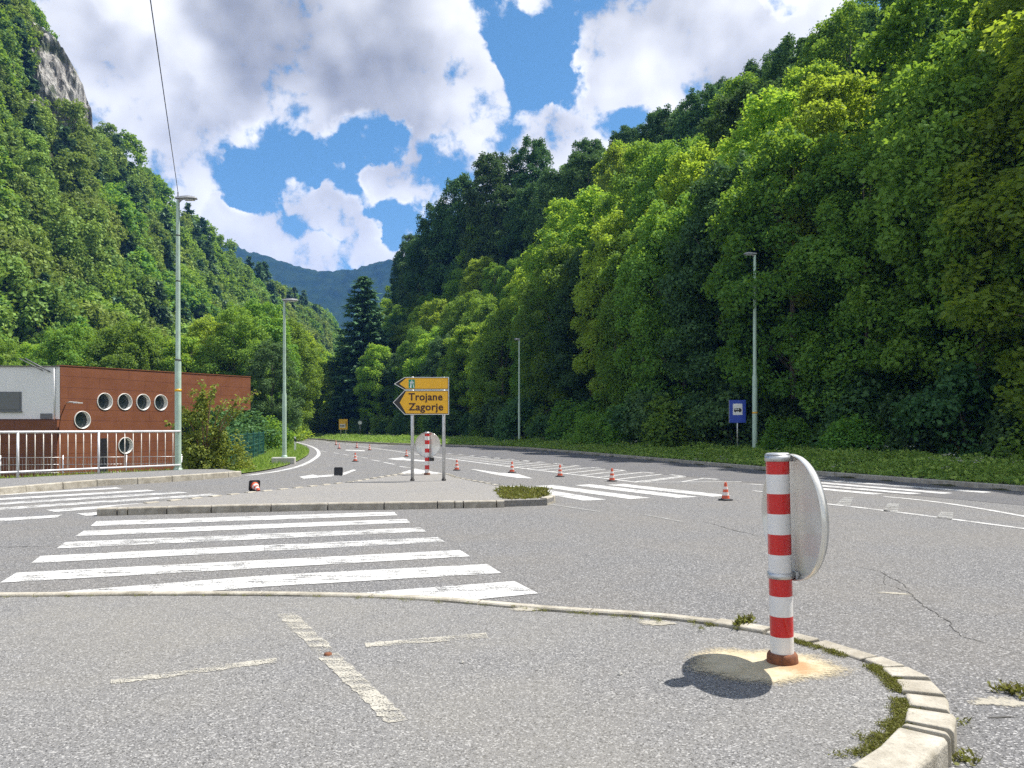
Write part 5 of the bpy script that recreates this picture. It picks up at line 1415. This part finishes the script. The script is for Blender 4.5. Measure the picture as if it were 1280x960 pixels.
link('verge_flowers', quadmesh('verge_flowers', leaves_at(g, Q, unit(g.normal(size=Q.shape)*.4+np.array([0, 0, 1.0])), .07, .4), 'flower'), None, label='scattered pale flower heads above the herbs of the right verge', cat='vegetation', kind='stuff')
# lawn on the left
lawn = [(p[0], p[1]) for p in offset(LINE_Ls, .55) if p[1] < 78]+[(-25.5, 76), (-21, 64), (-13.9, 43), (-10.1, 27), (-9.2, 24.6)]
lw_ = MB().poly(lawn, .035); structure('lawn', lw_, 'turf')
N_ = 90000; X = g.uniform(-26, -7, N_); Y = 23+g.uniform(0, 1, N_)**1.5*54; k = inside(X, Y, lawn); X, Y = X[k], Y[k]
P = np.stack([X, Y, np.full(len(X), .03)], 1)
link('lawn_grass', quadmesh('lawn_grass', blades(g, P, .13, .6, .09), 'grass'), None, label='short sunny grass of the lawn between the white edge line and the green fence', cat='grass', kind='stuff')
# strip behind the sidewalk, under the railing
strip = [(-9.6, 24.9), (-10.4, 24.35), (-12.0, 22.45), (-13.3, 20.4), (-14.5, 18.7), (-15.7, 17), (-17, 15.2), (-18.2, 16.2), (-15.2, 20.3), (-12.4, 24.0), (-10.4, 26.6)]
structure('bank_strip', MB().poly(strip, .02), 'turf')
N_ = 16000; X = g.uniform(-19, -9, N_); Y = g.uniform(14, 27, N_); k = inside(X, Y, strip); P = np.stack([X[k], Y[k], np.full(k.sum(), .02)], 1)
link('bank_grass', quadmesh('bank_grass', blades(g, P, .16, .6, .06), 'grass'), None, label='rough grass along the foot of the silver railing', cat='grass', kind='stuff')
# bank below the railing, sloping to the building
N_ = 30000; X = g.uniform(-30, -10, N_); Y = g.uniform(18, 46, N_); dl = -side_dist(X, Y, EDGE_L); k = (dl > .4); X, Y = X[k], Y[k]
P = np.stack([X, Y, land(X, Y)], 1); link('river_bank_grass', quadmesh('river_bank_grass', blades(g, P, .22, .6, .07), 'verge'), None, label='rough green grass on the bank in front of the red building', cat='grass', kind='stuff')
# weeds: island end and kerb joints
def weed_patch(name, pts, h, label, mat='weed', n_each=26, spread=.05):
    P = np.concatenate([np.array(p)[None]+g.normal(size=(n_each, 3))*np.array([spread, spread, .004]) for p in pts])
    a = blades(g, P, h, .9, .10); Q = P.copy(); Q[:, 2] += g.uniform(.005, h*.8, len(Q)); b = leaves_at(g, Q, unit(g.normal(size=Q.shape)*.6+np.array([0, 0, .9])), h*.45, .38)
    return link(name, quadmesh(name, np.concatenate([a, b]), mat), None, label=label, cat='weeds', kind='stuff')
pts = []
for _ in range(110):
    u = g.uniform(0, 1); v = g.uniform(0, 1); x, y = G(628+52*u, 632-2*u-12*v*(1-.3*u)); pts.append((x, y, .05+.07*v))
weed_patch('island_weeds', pts, .13, 'yellow green weeds growing over the right end of the traffic island kerb', n_each=24, spread=.07)
pts = []
inl = offset(nose, -.17)
for _ in range(330):
    i = int(i0+(i2+3-i0)*g.uniform(0, 1)**.75); a = inl[min(i, len(inl)-2)]; b = inl[min(i+1, len(inl)-1)]; f = g.uniform(0, 1)
    w_ = .010+.060*max(0, (i-i0)/(i2-i0))**1.5; off_ = abs(g.normal(0, w_))
    if mnoise.noise(Vector((a[0]*4, a[1]*4, 2))) < -.12: continue
    x = a[0]+(b[0]-a[0])*f-off_*.85; y = a[1]+(b[1]-a[1])*f-off_*.3*g.uniform(-1, 1); pts.append((x, y, hp(x, y)-.006))
weed_patch('kerb_weeds', pts, .020, 'low mossy weeds in the joint behind the rounded kerb of the near pavement', n_each=34, spread=.018)
pts = []
for i in range(len(inl)):
    if inl[i][0] < 1.6 and -6 < inl[i][0] and i < i0+2:
        for _ in range(5 if inl[i][0] > .2 else 2):
            pts.append((inl[i][0]+g.normal(0, .10), inl[i][1]-.005+abs(g.normal(0, .006)), hp(inl[i][0])-.005))
weed_patch('joint_weeds', pts, .016, 'thin dry weeds in the joint of the flush kerb along the crosswalk', n_each=14, spread=.014)
pts = [GP(927, 781), GP(922, 783), GP(936, 780)]
weed_patch('weed_tuft', pts, .075, 'small green weed tuft on the kerb left of the near striped post', n_each=18, spread=.014).pop('kind')
for nm, (px, py), h, n_, sp, lab in (('grass_tuft', (1266, 866), .06, 70, .05, 'small dry grass tuft on the asphalt at the right picture edge'), ('grass_tuft', (1195, 948), .05, 60, .045, 'small grass tuft at the outer foot of the rounded kerb'), ('grass_tuft', (1203, 905), .03, 26, .03, 'tiny weed in the asphalt close to the rounded kerb')):
    x, y = G(px, py); o = weed_patch(nm, [(x, y, 0)], h, lab, n_each=n_, spread=sp); o['category'] = 'grass tuft'
# pebbles on the near pavement
mb = MB(); r_ = random.Random(9)
for _ in range(120):
    x = r_.uniform(-3.5, 1.8); y = r_.uniform(2.9, 6.3); s_ = r_.uniform(.003, .008)*(2.2 if r_.random() < .06 else 1)
    z = hp(x)-.008+s_*.4
    mb.add([(x-s_, y, z), (x, y-s_*.8, z), (x+s_*1.1, y, z), (x, y+s_, z), (x+s_*.2, y, z+s_*.8), (x, y, z-s_)], [(0, 1, 4), (1, 2, 4), (2, 3, 4), (3, 0, 4), (1, 0, 5), (2, 1, 5), (3, 2, 5), (0, 3, 5)])
mb.build('gravel', 'concrete', None, True, label='fine loose grit lying on the near pavement', cat='gravel', kind='stuff')

# ================================================================== air
def haze():
    mb = MB().box(-900, 700, -95, 2100, -4, 420)
    t = NT('haze'); v = t.N.new('ShaderNodeVolumePrincipled')
    v.inputs['Color'].default_value = (0.14, 0.36, 1.0, 1); v.inputs['Density'].default_value = 0.00024; v.inputs['Anisotropy'].default_value = 0.0
    t.L.new(v.outputs[0], t.out.inputs['Volume'])
    o = link('haze', mb.mesh('haze', t.m), None, kind='stuff'); o['label'] = 'thin bluish air in front of the far mountain'; o['category'] = 'haze'
HAZE = True
if HAZE: haze()
print('trees', n_tree)
